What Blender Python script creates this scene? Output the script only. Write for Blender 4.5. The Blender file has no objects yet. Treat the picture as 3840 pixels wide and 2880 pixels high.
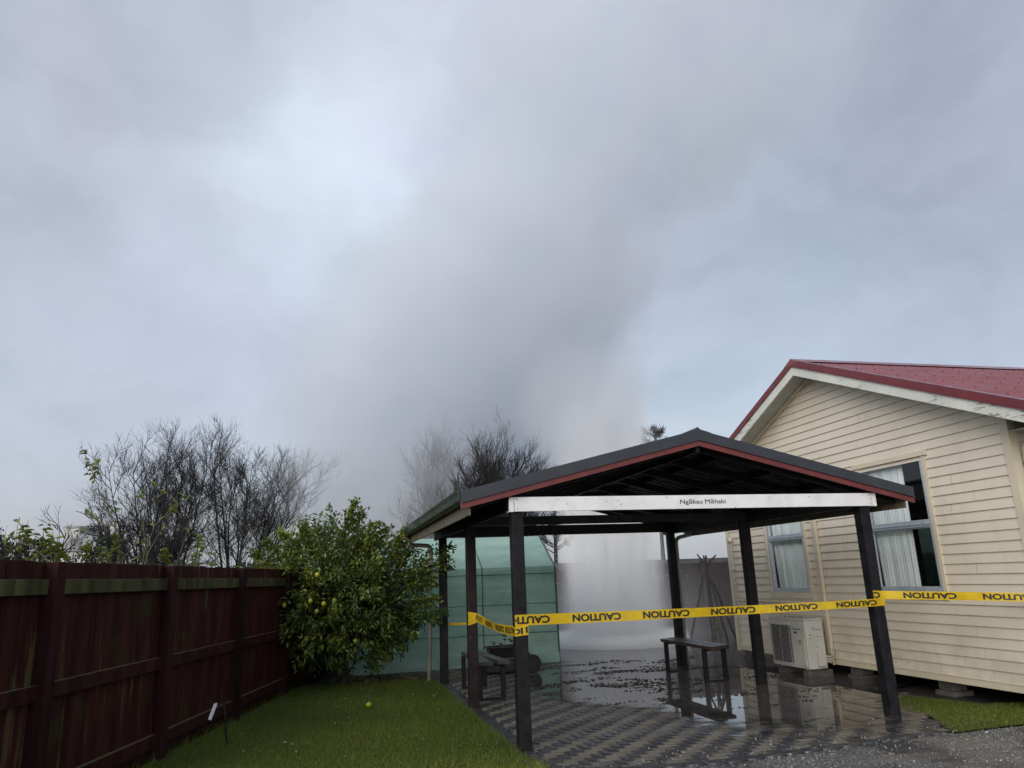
import bpy, math, random
import numpy as np
from mathutils import Vector, Matrix

random.seed(7)
RNG = np.random.default_rng(11)
SC = bpy.context.scene
COL = SC.collection
R = math.radians

# ------------------------------------------------------------------ camera
CAM_F, CAM_PITCH, CAM_ROLL, CAM_YAW = 2785.8, 0.2542, -0.0379, 0.2478
fw = Vector((math.sin(CAM_YAW) * math.cos(CAM_PITCH), math.cos(CAM_YAW) * math.cos(CAM_PITCH), math.sin(CAM_PITCH)))
rt = Vector((math.cos(CAM_YAW), -math.sin(CAM_YAW), 0))
up = rt.cross(fw)
rt2 = rt * math.cos(CAM_ROLL) + up * math.sin(CAM_ROLL)
up2 = up * math.cos(CAM_ROLL) - rt * math.sin(CAM_ROLL)
cd = bpy.data.cameras.new('camera')
cd.sensor_width = 36.0
cd.lens = 36.0 * CAM_F / 3840.0
cd.clip_start = 0.05
cd.clip_end = 2000
cam = bpy.data.objects.new('camera', cd)
COL.objects.link(cam)
cam.matrix_world = Matrix(((rt2.x, up2.x, -fw.x, 0), (rt2.y, up2.y, -fw.y, 0), (rt2.z, up2.z, -fw.z, 1.6), (0, 0, 0, 1)))
SC.camera = cam

# ------------------------------------------------------------------ sky
SUN_EL, SUN_AZ = R(24), R(220)          # azimuth clockwise from +Y: behind the camera, to the left
sun_dir = Vector((math.sin(SUN_AZ) * math.cos(SUN_EL), math.cos(SUN_AZ) * math.cos(SUN_EL), math.sin(SUN_EL)))


def build_world():
    w = bpy.data.worlds.new('World')
    SC.world = w
    w.use_nodes = True
    nt = w.node_tree
    nt.nodes.clear()
    N, L = nt.nodes, nt.links
    out = N.new('ShaderNodeOutputWorld')
    sky = N.new('ShaderNodeTexSky')
    sky.sky_type = 'NISHITA'
    sky.sun_disc = False
    sky.sun_elevation = SUN_EL
    sky.sun_rotation = SUN_AZ
    sky.air_density = 1.0
    sky.dust_density = 3.0
    bg1 = N.new('ShaderNodeBackground')
    bg1.inputs[1].default_value = 0.05
    L.new(sky.outputs[0], bg1.inputs[0])
    tc = N.new('ShaderNodeTexCoord')

    def math_(op, a, b=None, clamp=False):
        n = N.new('ShaderNodeMath')
        n.operation = op
        n.use_clamp = clamp
        for i, v in enumerate((a, b)):
            if v is None:
                continue
            if isinstance(v, (int, float)):
                n.inputs[i].default_value = v
            else:
                L.new(v, n.inputs[i])
        return n.outputs[0]

    def noise(vec, scale, detail, rough=0.5):
        n = N.new('ShaderNodeTexNoise')
        n.inputs['Scale'].default_value = scale
        n.inputs['Detail'].default_value = detail
        n.inputs['Roughness'].default_value = rough
        L.new(vec, n.inputs['Vector'])
        return n

    # warp the direction a little so the cloud edges are ragged
    wn = noise(tc.outputs['Generated'], 3.2, 5, 0.55)
    sub = N.new('ShaderNodeVectorMath'); sub.operation = 'SUBTRACT'
    L.new(wn.outputs['Color'], sub.inputs[0]); sub.inputs[1].default_value = (0.5, 0.5, 0.5)
    scl = N.new('ShaderNodeVectorMath'); scl.operation = 'SCALE'
    L.new(sub.outputs[0], scl.inputs[0]); scl.inputs['Scale'].default_value = 0.30
    add = N.new('ShaderNodeVectorMath'); add.operation = 'ADD'
    L.new(tc.outputs['Generated'], add.inputs[0]); L.new(scl.outputs[0], add.inputs[1])
    nrm = N.new('ShaderNodeVectorMath'); nrm.operation = 'NORMALIZE'
    L.new(add.outputs[0], nrm.inputs[0])
    d = nrm.outputs[0]
    mp = N.new('ShaderNodeMapping')
    mp.inputs['Scale'].default_value = (1.0, 1.0, 1.7)
    L.new(d, mp.inputs['Vector'])
    big = noise(mp.outputs[0], 2.3, 4, 0.5)
    val = math_('MULTIPLY_ADD', big.outputs['Fac'], 0.55)
    val.node.inputs[2].default_value = -0.275
    fine = noise(mp.outputs[0], 5.5, 6, 0.55)
    f2 = math_('MULTIPLY_ADD', fine.outputs['Fac'], 0.44)
    f2.node.inputs[2].default_value = -0.22
    val = math_('ADD', val, f2)
    # brighter and darker banks of cloud, by direction, then one added fill lobe
    lobes = [((0.019, 0.851, 0.524), 85, 0.52), ((-0.134, 0.914, 0.384), 60, 0.16), ((0.149, 0.739, 0.657), 70, 0.22),
             ((-0.305, 0.817, 0.49), 160, 0.09), ((0.435, 0.806, 0.401), 400, 0.06), ((0.56, 0.80, 0.25), 60, 0.06),
             ((-0.244, 0.958, 0.148), 90, -0.03), ((0.70, 0.60, 0.42), 30, -0.05),
             ((-0.5, -0.62, 0.6), 2.2, 1.05)]  # broad unseen glow behind the camera, added to light the walls facing it
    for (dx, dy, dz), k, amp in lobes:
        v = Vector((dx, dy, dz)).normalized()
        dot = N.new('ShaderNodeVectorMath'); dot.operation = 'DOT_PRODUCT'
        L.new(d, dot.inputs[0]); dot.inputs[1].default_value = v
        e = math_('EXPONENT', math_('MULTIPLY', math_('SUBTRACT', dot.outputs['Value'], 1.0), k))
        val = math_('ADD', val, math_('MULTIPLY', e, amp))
    # hue drifts between cool grey-blue and faint lilac
    hue = noise(mp.outputs[0], 2.9, 2, 0.5)
    hue.noise_dimensions = '4D'
    hue.inputs['W'].default_value = 4.2
    mixc = N.new('ShaderNodeMix'); mixc.data_type = 'RGBA'
    hr = N.new('ShaderNodeMapRange')
    hr.inputs['From Min'].default_value = 0.35; hr.inputs['From Max'].default_value = 0.65
    L.new(hue.outputs['Fac'], hr.inputs['Value'])
    L.new(hr.outputs[0], mixc.inputs[0])
    mixc.inputs[6].default_value = (0.440, 0.490, 0.540, 1)
    mixc.inputs[7].default_value = (0.462, 0.470, 0.546, 1)
    vm = N.new('ShaderNodeVectorMath'); vm.operation = 'SCALE'
    L.new(mixc.outputs[2], vm.inputs[0])
    L.new(math_('MAXIMUM', math_('ADD', val, 0.80), 0.2), vm.inputs['Scale'])
    bg2 = N.new('ShaderNodeBackground')
    bg2.inputs[1].default_value = 1.0
    L.new(vm.outputs[0], bg2.inputs[0])
    ad = N.new('ShaderNodeAddShader')
    L.new(bg1.outputs[0], ad.inputs[0]); L.new(bg2.outputs[0], ad.inputs[1])
    L.new(ad.outputs[0], out.inputs['Surface'])


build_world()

sl = bpy.data.lights.new('sun', 'SUN')
sl.energy = 1.1
sl.angle = R(40)
sl.color = (1.0, 0.95, 0.88)
so = bpy.data.objects.new('sun', sl)
COL.objects.link(so)
so.location = (-10, -10, 15)
so.rotation_euler = sun_dir.to_track_quat('Z', 'Y').to_euler()

SC.view_settings.view_transform = 'Standard'
SC.view_settings.look = 'None'
SC.view_settings.exposure = 0.0
SC.view_settings.gamma = 1.0
SC.render.engine = 'CYCLES'
cy = SC.cycles
cy.use_denoising = True
cy.max_bounces = 12
cy.diffuse_bounces = 3
cy.glossy_bounces = 4
cy.transmission_bounces = 6
cy.transparent_max_bounces = 12
cy.volume_bounces = 8
cy.volume_step_rate = 1.5
cy.volume_max_steps = 256
cy.sample_clamp_indirect = 6.0


# ------------------------------------------------------------------ helpers
def wloc(o):
    v = Vector((0, 0, 0))
    while o is not None:
        v += o.location
        o = o.parent
    return v


def tag(o, label=None, cat=None, group=None, kind=None):
    if label: o['label'] = label
    if cat: o['category'] = cat
    if group: o['group'] = group
    if kind: o['kind'] = kind
    return o


def thing(name, label, cat, loc, group=None):
    o = bpy.data.objects.new(name, None)
    o.empty_display_size = 0.1
    COL.objects.link(o)
    o.location = loc
    return tag(o, label, cat, group)


class MB:
    def __init__(s):
        s.v = []; s.f = []; s.m = []

    def add(s, vs, fs, mi=0):
        o = len(s.v)
        s.v.extend([tuple(p) for p in vs])
        for f in fs:
            s.f.append([i + o for i in f]); s.m.append(mi)
        return s

    def box(s, x0, y0, z0, x1, y1, z1, mi=0, M=None):
        vs = [(x, y, z) for z in (z0, z1) for y in (y0, y1) for x in (x0, x1)]
        if M is not None:
            vs = [tuple(M @ Vector(p)) for p in vs]
        return s.add(vs, [(0, 2, 3, 1), (4, 5, 7, 6), (0, 1, 5, 4), (2, 6, 7, 3), (0, 4, 6, 2), (1, 3, 7, 5)], mi)

    def beam(s, a, b, w, h, upv=(0, 0, 1), mi=0):
        """a bar from a to b, w wide and h high, centred"""
        a, b = Vector(a), Vector(b)
        d = (b - a).normalized()
        side = d.cross(Vector(upv)).normalized()
        u = side.cross(d)
        vs = []
        for p in (a, b):
            for i, j in ((-1, -1), (1, -1), (1, 1), (-1, 1)):
                vs.append(p + side * (w / 2 * i) + u * (h / 2 * j))
        return s.add(vs, [(3, 2, 1, 0), (4, 5, 6, 7), (0, 1, 5, 4), (1, 2, 6, 5), (2, 3, 7, 6), (3, 0, 4, 7)], mi)

    def prism(s, pts, axis, a, b, mi=0):
        """polygon of 2-D pts pushed along an axis from a to b"""
        def P(p, t):
            return {'x': (t, p[0], p[1]), 'y': (p[0], t, p[1]), 'z': (p[0], p[1], t)}[axis]
        n = len(pts)
        vs = [P(p, a) for p in pts] + [P(p, b) for p in pts]
        fs = [list(range(n))[::-1], list(range(n, 2 * n))] + [(i, (i + 1) % n, n + (i + 1) % n, n + i) for i in range(n)]
        return s.add(vs, fs, mi)

    def tube(s, pts, rad, n=8, mi=0, cap=True):
        pts = [Vector(p) for p in pts]
        if not hasattr(rad, '__len__'):
            rad = [rad] * len(pts)
        rings = []
        ref = None
        for i, p in enumerate(pts):
            d = (pts[min(i + 1, len(pts) - 1)] - pts[max(i - 1, 0)])
            if d.length < 1e-9: d = Vector((0, 0, 1))
            d.normalize()
            if ref is None:
                ref = d.orthogonal().normalized()
            ref = (ref - d * ref.dot(d))
            if ref.length < 1e-6: ref = d.orthogonal()
            ref.normalize()
            bn = d.cross(ref)
            rings.append([p + (ref * math.cos(2 * math.pi * k / n) + bn * math.sin(2 * math.pi * k / n)) * rad[i] for k in range(n)])
        vs = [q for r in rings for q in r]
        fs = []
        for i in range(len(pts) - 1):
            for k in range(n):
                fs.append((i * n + k, i * n + (k + 1) % n, (i + 1) * n + (k + 1) % n, (i + 1) * n + k))
        if cap:
            fs.append(tuple(range(n))[::-1]); fs.append(tuple(range((len(pts) - 1) * n, len(pts) * n)))
        return s.add(vs, fs, mi)

    def build(s, name, mats, parent=None, bevel=0.0, smooth=False):
        me = bpy.data.meshes.new(name)
        off = wloc(parent) if parent is not None else Vector((0, 0, 0))
        me.from_pydata([(p[0] - off.x, p[1] - off.y, p[2] - off.z) for p in s.v], [], s.f)
        if not isinstance(mats, (list, tuple)): mats = [mats]
        for m in mats: me.materials.append(m)
        if len(mats) > 1:
            me.polygons.foreach_set('material_index', s.m)
        if smooth:
            me.polygons.foreach_set('use_smooth', [True] * len(me.polygons))
        me.update()
        o = bpy.data.objects.new(name, me)
        COL.objects.link(o)
        if parent is not None: o.parent = parent
        if bevel:
            b = o.modifiers.new('bevel', 'BEVEL'); b.width = bevel; b.segments = 2; b.limit_method = 'ANGLE'
        return o


def np_mesh(name, V, F, mats, parent=None, tone=None, smooth=False, mat_idx=None):
    """V (n,3), F (m,k) arrays; tone: one value per vertex kept as an attribute"""
    V = np.asarray(V, np.float32); F = np.asarray(F, np.int32)
    if parent is not None:
        V = V - np.array(wloc(parent), np.float32)
    me = bpy.data.meshes.new(name)
    me.vertices.add(len(V)); me.vertices.foreach_set('co', V.ravel())
    k = F.shape[1]
    me.loops.add(F.size); me.loops.foreach_set('vertex_index', F.ravel())
    me.polygons.add(len(F)); me.polygons.foreach_set('loop_start', np.arange(0, F.size, k, dtype=np.int32))
    me.polygons.foreach_set('loop_total', np.full(len(F), k, np.int32))
    if not isinstance(mats, (list, tuple)): mats = [mats]
    for m in mats: me.materials.append(m)
    if mat_idx is not None: me.polygons.foreach_set('material_index', np.asarray(mat_idx, np.int32))
    if smooth: me.polygons.foreach_set('use_smooth', np.ones(len(F), bool))
    me.update(calc_edges=True)
    if tone is not None:
        at = me.attributes.new('tone', 'FLOAT', 'POINT')
        at.data.foreach_set('value', np.asarray(tone, np.float32))
    o = bpy.data.objects.new(name, me)
    COL.objects.link(o)
    if parent is not None: o.parent = parent
    return o


class NT:
    """small helper round a material's node tree"""
    def __init__(s, name):
        s.mat = bpy.data.materials.new(name)
        s.mat.use_nodes = True
        s.nt = s.mat.node_tree
        s.N, s.L = s.nt.nodes, s.nt.links
        s.N.clear()
        s.out = s.N.new('ShaderNodeOutputMaterial')
        s.tc = s.N.new('ShaderNodeTexCoord')
        s.geo = s.N.new('ShaderNodeNewGeometry')

    def set(s, node, key, v):
        if hasattr(v, 'links') or isinstance(v, bpy.types.NodeSocket):
            s.L.new(v, node.inputs[key])
        else:
            node.inputs[key].default_value = v

    def math(s, op, a, b=0.0, c=0.0, clamp=False):
        n = s.N.new('ShaderNodeMath'); n.operation = op; n.use_clamp = clamp
        s.set(n, 0, a); s.set(n, 1, b); s.set(n, 2, c)
        return n.outputs[0]

    def mapping(s, scale=(1, 1, 1), loc=(0, 0, 0), rot=(0, 0, 0), world=True):
        n = s.N.new('ShaderNodeMapping')
        s.L.new(s.geo.outputs['Position'] if world else s.tc.outputs['Object'], n.inputs['Vector'])
        n.inputs['Scale'].default_value = scale; n.inputs['Location'].default_value = loc; n.inputs['Rotation'].default_value = rot
        return n.outputs[0]

    def noise(s, vec, scale=5.0, detail=4.0, rough=0.55, out='Fac', dist=0.0):
        n = s.N.new('ShaderNodeTexNoise')
        s.L.new(vec, n.inputs['Vector'])
        n.inputs['Scale'].default_value = scale; n.inputs['Detail'].default_value = detail
        n.inputs['Roughness'].default_value = rough; n.inputs['Distortion'].default_value = dist
        return n.outputs[out]

    def voronoi(s, vec, scale, out='Distance', feature='F1'):
        n = s.N.new('ShaderNodeTexVoronoi'); n.feature = feature
        s.L.new(vec, n.inputs['Vector']); n.inputs['Scale'].default_value = scale
        return n.outputs[out]

    def ramp(s, v, lo, hi, a=0.0, b=1.0, smooth=True):
        n = s.N.new('ShaderNodeMapRange')
        n.interpolation_type = 'SMOOTHSTEP' if smooth else 'LINEAR'
        s.set(n, 'Value', v)
        n.inputs['From Min'].default_value = lo; n.inputs['From Max'].default_value = hi
        n.inputs['To Min'].default_value = a; n.inputs['To Max'].default_value = b
        return n.outputs[0]

    def mix(s, fac, a, b, blend='MIX'):
        n = s.N.new('ShaderNodeMix'); n.data_type = 'RGBA'; n.blend_type = blend
        s.set(n, 0, fac)
        for i, v in ((6, a), (7, b)):
            if isinstance(v, tuple): v = (*v[:3], 1)
            s.set(n, i, v)
        return n.outputs[2]

    def attr(s, name='tone'):
        n = s.N.new('ShaderNodeAttribute'); n.attribute_name = name
        return n.outputs['Fac']

    def bump(s, h, strength=0.3, dist=0.01):
        n = s.N.new('ShaderNodeBump')
        n.inputs['Strength'].default_value = strength; n.inputs['Distance'].default_value = dist
        s.L.new(h, n.inputs['Height'])
        return n.outputs[0]

    def bsdf(s, col, rough=0.6, metal=0.0, normal=None, spec=0.5, **kw):
        n = s.N.new('ShaderNodeBsdfPrincipled')
        if isinstance(col, tuple): col = (*col[:3], 1)
        s.set(n, 'Base Color', col); s.set(n, 'Roughness', rough); s.set(n, 'Metallic', metal)
        s.set(n, 'Specular IOR Level', spec)
        if normal is not None: s.L.new(normal, n.inputs['Normal'])
        for k, v in kw.items(): s.set(n, k.replace('_', ' '), v)
        return n.outputs[0]

    def mixsh(s, fac, a, b):
        n = s.N.new('ShaderNodeMixShader')
        s.set(n, 0, fac); s.L.new(a, n.inputs[1]); s.L.new(b, n.inputs[2])
        return n.outputs[0]

    def done(s, sh):
        s.L.new(sh, s.out.inputs['Surface'])
        return s.mat


def simple(name, col, rough=0.5, metal=0.0, var=0.25, scale=6.0, bump=0.0, bscale=40.0, spec=0.5, dirt=None, dirt_amt=0.4):
    t = NT(name)
    p = t.mapping()
    c = t.mix(t.ramp(t.noise(p, scale, 5), 0.3, 0.7), tuple(x * (1 - var) for x in col), tuple(min(1, x * (1 + var)) for x in col))
    if dirt:
        c = t.mix(t.math('MULTIPLY', t.ramp(t.noise(p, scale * 0.6, 6, 0.65), 0.5, 0.75), dirt_amt), c, dirt)
    nm = t.bump(t.noise(p, bscale, 4), bump, 0.005) if bump else None
    r = t.ramp(t.noise(p, scale * 2.3, 3), 0.3, 0.7, max(0.02, rough - 0.1), min(1, rough + 0.1))
    return t.done(t.bsdf(c, r, metal, nm, spec))


# ------------------------------------------------------------------ materials
def wood_stained(name, col, streak, moss, amt=0.5):
    t = NT(name)
    v = t.mapping((4.5, 4.5, 0.45)); g = t.mapping((34, 34, 1.6)); p = t.mapping()
    c = t.mix(t.ramp(t.noise(v, 1.6, 4), 0.3, 0.75), tuple(x * 0.55 for x in col), tuple(x * 1.5 for x in col))
    c = t.mix(t.math('MULTIPLY', t.ramp(t.noise(g, 1.0, 5, 0.7), 0.55, 0.8), 0.5), c, streak)
    alg = t.math('MULTIPLY', t.ramp(t.noise(t.mapping((8, 8, 0.7), (3, 1, 0)), 1.0, 4, 0.6), 0.56, 0.66), t.ramp(t.noise(p, 0.9, 3), 0.4, 0.62))
    c = t.mix(t.math('MULTIPLY', alg, amt), c, streak)
    c = t.mix(t.math('MULTIPLY', t.ramp(t.noise(p, 2.1, 5), 0.52, 0.72), amt), c, moss)
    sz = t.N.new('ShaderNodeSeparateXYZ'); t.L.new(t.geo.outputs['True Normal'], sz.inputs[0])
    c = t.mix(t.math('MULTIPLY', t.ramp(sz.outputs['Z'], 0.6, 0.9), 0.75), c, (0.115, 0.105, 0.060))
    return t.done(t.bsdf(c, 0.75, 0, t.bump(t.noise(g, 1.0, 5, 0.7), 0.35, 0.004), 0.12))


M = {}
M['fence'] = wood_stained('fence red stain', (0.040, 0.0098, 0.0086), (0.110, 0.088, 0.038), (0.035, 0.030, 0.010), 0.75)
M['fence_post'] = wood_stained('fence post stain', (0.022, 0.0068, 0.0072), (0.026, 0.013, 0.012), (0.025, 0.02, 0.012), 0.25)
M['fence_moss'] = wood_stained('fence mossy rail', (0.060, 0.056, 0.026), (0.105, 0.105, 0.036), (0.030, 0.064, 0.020), 0.9)
M['fence_rail'] = wood_stained('fence lower rail', (0.034, 0.009, 0.008), (0.05, 0.034, 0.02), (0.035, 0.03, 0.014), 0.3)
M['black_timber'] = simple('black stained timber', (0.010, 0.0095, 0.012), 0.55, var=0.4, scale=9, bump=0.3, bscale=70, spec=0.22, dirt=(0.035, 0.032, 0.030), dirt_amt=0.35)
M['dark_timber'] = simple('black timber under roof', (0.010, 0.010, 0.013), 0.6, var=0.3, scale=7)
M['post_brown'] = simple('dark brown post', (0.018, 0.012, 0.012), 0.5, var=0.4, scale=8, bump=0.3, bscale=60, spec=0.22, dirt=(0.045, 0.035, 0.032), dirt_amt=0.35)
M['roof_grey'] = simple('charcoal roof steel', (0.030, 0.034, 0.042), 0.32, var=0.12, scale=3, dirt=(0.06, 0.06, 0.06), dirt_amt=0.25)
M['trim_red'] = simple('dull red barge paint', (0.150, 0.030, 0.028), 0.45, var=0.15, scale=5)
M['gutter_green'] = simple('dark green gutter', (0.022, 0.036, 0.028), 0.3, var=0.2, scale=4, dirt=(0.05, 0.05, 0.03), dirt_amt=0.5)
M['tan_paint'] = simple('tan fascia paint', (0.13, 0.11, 0.08), 0.5, var=0.25)
M['pipe'] = simple('pale grey pipe', (0.42, 0.41, 0.38), 0.35, var=0.12, dirt=(0.16, 0.15, 0.12), dirt_amt=0.5)
M['pipe_cream'] = simple('cream pipe', (0.50, 0.47, 0.38), 0.35, var=0.1, dirt=(0.3, 0.27, 0.2), dirt_amt=0.3)
M['white_board'] = simple('weathered white board', (0.78, 0.79, 0.80), 0.5, var=0.06, scale=5, dirt=(0.50, 0.50, 0.48), dirt_amt=0.5)
M['ink'] = simple('black lettering', (0.012, 0.012, 0.014), 0.5, var=0.1)
M['tape_ink'] = simple('black tape print', (0.022, 0.021, 0.014), 0.35, var=0.2)


def mk_tape():
    t = NT('yellow tape')
    p = t.mapping()
    c = t.mix(t.ramp(t.noise(p, 9, 3), 0.3, 0.7), (0.66, 0.44, 0.010), (0.80, 0.56, 0.018))
    nm = t.bump(t.noise(t.mapping((6, 6, 45)), 1.0, 3), 0.35, 0.01)
    b = t.bsdf(c, 0.28, 0, nm, 0.5)
    tr = t.N.new('ShaderNodeBsdfTranslucent'); tr.inputs[0].default_value = (0.8, 0.55, 0.03, 1)
    return t.done(t.mixsh(0.25, b, tr.outputs[0]))


M['tape'] = mk_tape()


def mk_siding():
    t = NT('cream weatherboard paint')
    p = t.mapping()
    c = t.mix(t.ramp(t.noise(p, 1.3, 4), 0.3, 0.7), (0.64, 0.585, 0.480), (0.70, 0.640, 0.53))
    c = t.mix(t.math('MULTIPLY', t.ramp(t.noise(t.mapping((3, 5, 1.2)), 1.0, 6, 0.65), 0.52, 0.8), 0.35), c, (0.42, 0.38, 0.30))
    sp = t.ramp(t.noise(p, 38, 2), 0.76, 0.80)
    c = t.mix(t.math('MULTIPLY', sp, 0.5), c, (0.2, 0.18, 0.14))
    # patchy darker tint growing towards the lowest boards
    z = t.N.new('ShaderNodeSeparateXYZ'); t.L.new(t.geo.outputs['Position'], z.inputs[0])
    mud = t.math('MULTIPLY', t.ramp(z.outputs['Z'], 1.1, 0.15), t.ramp(t.noise(p, 3.0, 6, 0.7), 0.35, 0.75))
    c = t.mix(t.math('MULTIPLY', mud, 0.45), c, (0.30, 0.26, 0.20))
    return t.done(t.bsdf(c, 0.42, 0, t.bump(t.noise(t.mapping((20, 3, 60)), 1.0, 4), 0.06, 0.004), 0.4))


M['siding'] = mk_siding()
M['cream_trim'] = simple('cream trim', (0.62, 0.56, 0.43), 0.4, var=0.06, scale=2, dirt=(0.42, 0.37, 0.28), dirt_amt=0.4)


def mk_peel():
    t = NT('peeling white barge paint')
    p = t.mapping()
    c = t.mix(t.ramp(t.noise(p, 3, 4), 0.3, 0.7), (0.60, 0.62, 0.57), (0.70, 0.71, 0.66))
    f = t.noise(t.mapping((9, 4.5, 22), (0, 0.3, 0)), 1.4, 6, 0.72)
    reg = t.ramp(t.noise(p, 0.8, 2), 0.44, 0.58)
    pk = t.math('MULTIPLY', t.ramp(f, 0.565, 0.58), reg)
    c = t.mix(pk, c, (0.16, 0.155, 0.14))
    cr = t.math('MULTIPLY', t.ramp(t.noise(t.mapping((6, 6, 60)), 1.0, 4), 0.66, 0.69), 0.5)
    c = t.mix(cr, c, (0.25, 0.25, 0.22))
    return t.done(t.bsdf(c, 0.55, 0, t.bump(t.math('SUBTRACT', 1.0, pk), 0.3, 0.004), 0.35))


M['peel'] = mk_peel()
M['roof_red'] = simple('red roof steel', (0.205, 0.042, 0.048), 0.22, var=0.10, scale=2.0, dirt=(0.28, 0.10, 0.10), dirt_amt=0.3, spec=0.6)
M['flash_red'] = simple('dark red flashing', (0.150, 0.020, 0.026), 0.30, var=0.12, scale=3)
M['screw'] = simple('dark roof screw', (0.03, 0.008, 0.010), 0.6, var=0.2)
M['soffit'] = simple('painted soffit', (0.46, 0.46, 0.42), 0.55, var=0.08)
M['alu'] = simple('pale blue grey window aluminium', (0.44, 0.50, 0.56), 0.35, 0.25, var=0.06)
M['curtain'] = simple('white net curtain', (0.82, 0.84, 0.84), 0.8, var=0.05, scale=4)
M['room_dark'] = simple('dark room lining', (0.06, 0.065, 0.07), 0.8, var=0.2)
M['shelf'] = simple('pale board indoors', (0.45, 0.47, 0.46), 0.6, var=0.1)


def mk_glass():
    t = NT('window glass')
    dt = t.N.new('ShaderNodeVectorMath'); dt.operation = 'DOT_PRODUCT'
    t.L.new(t.geo.outputs['Normal'], dt.inputs[0]); t.L.new(t.geo.outputs['Incoming'], dt.inputs[1])
    fz = t.math('POWER', t.math('SUBTRACT', 1.0, t.math('ABSOLUTE', dt.outputs['Value'])), 5.0)
    fz = t.math('MULTIPLY_ADD', fz, 0.93, 0.07)
    gl = t.N.new('ShaderNodeBsdfGlossy'); gl.inputs['Roughness'].default_value = 0.02
    gl.inputs['Color'].default_value = (0.9, 0.95, 0.95, 1)
    tr = t.N.new('ShaderNodeBsdfTransparent'); tr.inputs[0].default_value = (0.90, 0.94, 0.94, 1)
    return t.done(t.mixsh(fz, tr.outputs[0], gl.outputs[0]))


M['glass'] = mk_glass()
M['ac_white'] = simple('aged white steel casing', (0.50, 0.50, 0.47), 0.42, var=0.06, scale=3, dirt=(0.36, 0.34, 0.29), dirt_amt=0.5)
M['ac_dark'] = simple('dark coil and fan', (0.016, 0.016, 0.018), 0.5, var=0.4, scale=40)
M['ac_wire'] = simple('grey wire guard', (0.36, 0.36, 0.35), 0.4, var=0.1)
M['ac_blue'] = simple('blue badge print', (0.03, 0.06, 0.20), 0.45, var=0.1)
M['concrete'] = simple('concrete darkened for shade', (0.085, 0.083, 0.077), 0.6, var=0.3, scale=8, bump=0.3, bscale=60, dirt=(0.12, 0.11, 0.09))  # base colour lowered to stand in for shade under house and heat pump
M['bench_wood'] = simple('wet brown bench slat', (0.042, 0.023, 0.019), 0.38, var=0.35, scale=9, bump=0.2, bscale=60)
M['grey_wood'] = simple('weathered bench slat', (0.055, 0.048, 0.046), 0.42, var=0.3, scale=9, bump=0.25, bscale=60)
M['black_steel'] = simple('black steel tube', (0.008, 0.008, 0.010), 0.45, var=0.2, spec=0.3)
M['black_plastic'] = simple('black plastic', (0.010, 0.010, 0.012), 0.35, var=0.2)
M['rubber'] = simple('black rubber', (0.014, 0.014, 0.014), 0.7, var=0.2)
M['grey_lid'] = simple('grey plastic tray', (0.09, 0.095, 0.105), 0.4, var=0.15)
M['soil'] = simple('dark soil', (0.03, 0.022, 0.016), 0.9, var=0.4, scale=30, bump=0.6, bscale=80)
M['stick'] = simple('dark weathered stick', (0.014, 0.011, 0.011), 0.8, var=0.4, scale=25, bump=0.5)
M['bark'] = simple('grey brown bark', (0.045, 0.036, 0.030), 0.85, var=0.4, scale=14, bump=0.6, bscale=45)
M['dark_bark'] = simple('dark bare twig bark', (0.022, 0.019, 0.021), 0.9, var=0.3, scale=3)
M['pale_stem'] = simple('green brown stem', (0.11, 0.10, 0.05), 0.7, var=0.3, scale=15)
M['white_tag'] = simple('white plastic tag', (0.75, 0.77, 0.80), 0.4, var=0.05)
M['far_wall'] = simple('brown grey fence boards', (0.050, 0.036, 0.038), 0.8, var=0.4, scale=0.7, dirt=(0.03, 0.02, 0.02), dirt_amt=0.6)
M['far_rail'] = simple('grey capping board', (0.10, 0.095, 0.095), 0.8, var=0.2)
M['far_house'] = simple('pale far building', (0.62, 0.64, 0.62), 0.7, var=0.1)
M['far_roof'] = simple('grey far roof', (0.30, 0.32, 0.34), 0.6, var=0.1)
M['frame_green'] = simple('dark green pole', (0.030, 0.085, 0.070), 0.5, var=0.2)


def mk_leaf(name, dark, mid, light, rough=0.32, trans=0.25):
    t = NT(name)
    a = t.attr()
    c = t.mix(t.ramp(a, 0.0, 0.55, smooth=False), dark, mid)
    c = t.mix(t.ramp(a, 0.6, 1.0, smooth=False), c, light)
    b = t.bsdf(c, rough, 0, None, 0.45)
    tr = t.N.new('ShaderNodeBsdfTranslucent')
    t.L.new(t.mix(0.5, c, light), tr.inputs[0])
    return t.done(t.mixsh(trans, b, tr.outputs[0]))


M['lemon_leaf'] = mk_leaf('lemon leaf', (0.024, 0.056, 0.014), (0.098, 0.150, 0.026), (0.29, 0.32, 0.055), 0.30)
M['shrub_leaf'] = mk_leaf('yellow green leaf', (0.040, 0.085, 0.018), (0.13, 0.18, 0.028), (0.30, 0.33, 0.06), 0.35, 0.35)
M['dark_leaf'] = mk_leaf('dull hedge leaf', (0.012, 0.018, 0.012), (0.024, 0.032, 0.018), (0.06, 0.065, 0.03), 0.6, 0.15)
M['grass'] = mk_leaf('lawn blade', (0.044, 0.080, 0.008), (0.125, 0.180, 0.017), (0.32, 0.31, 0.05), 0.5, 0.3)
M['seedling'] = mk_leaf('seedling leaf', (0.03, 0.08, 0.03), (0.05, 0.13, 0.05), (0.3, 0.35, 0.2), 0.5, 0.3)
M['needle'] = mk_leaf('far needle foliage', (0.02, 0.025, 0.02), (0.035, 0.04, 0.035), (0.05, 0.06, 0.05), 0.7, 0.1)


def mk_fruit(name, c1, c2):
    t = NT(name)
    p = t.mapping()
    c = t.mix(t.ramp(t.noise(p, 18, 3), 0.35, 0.7), c1, c2)
    return t.done(t.bsdf(c, 0.35, 0, t.bump(t.noise(p, 220, 2), 0.15, 0.002), 0.5))


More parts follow.
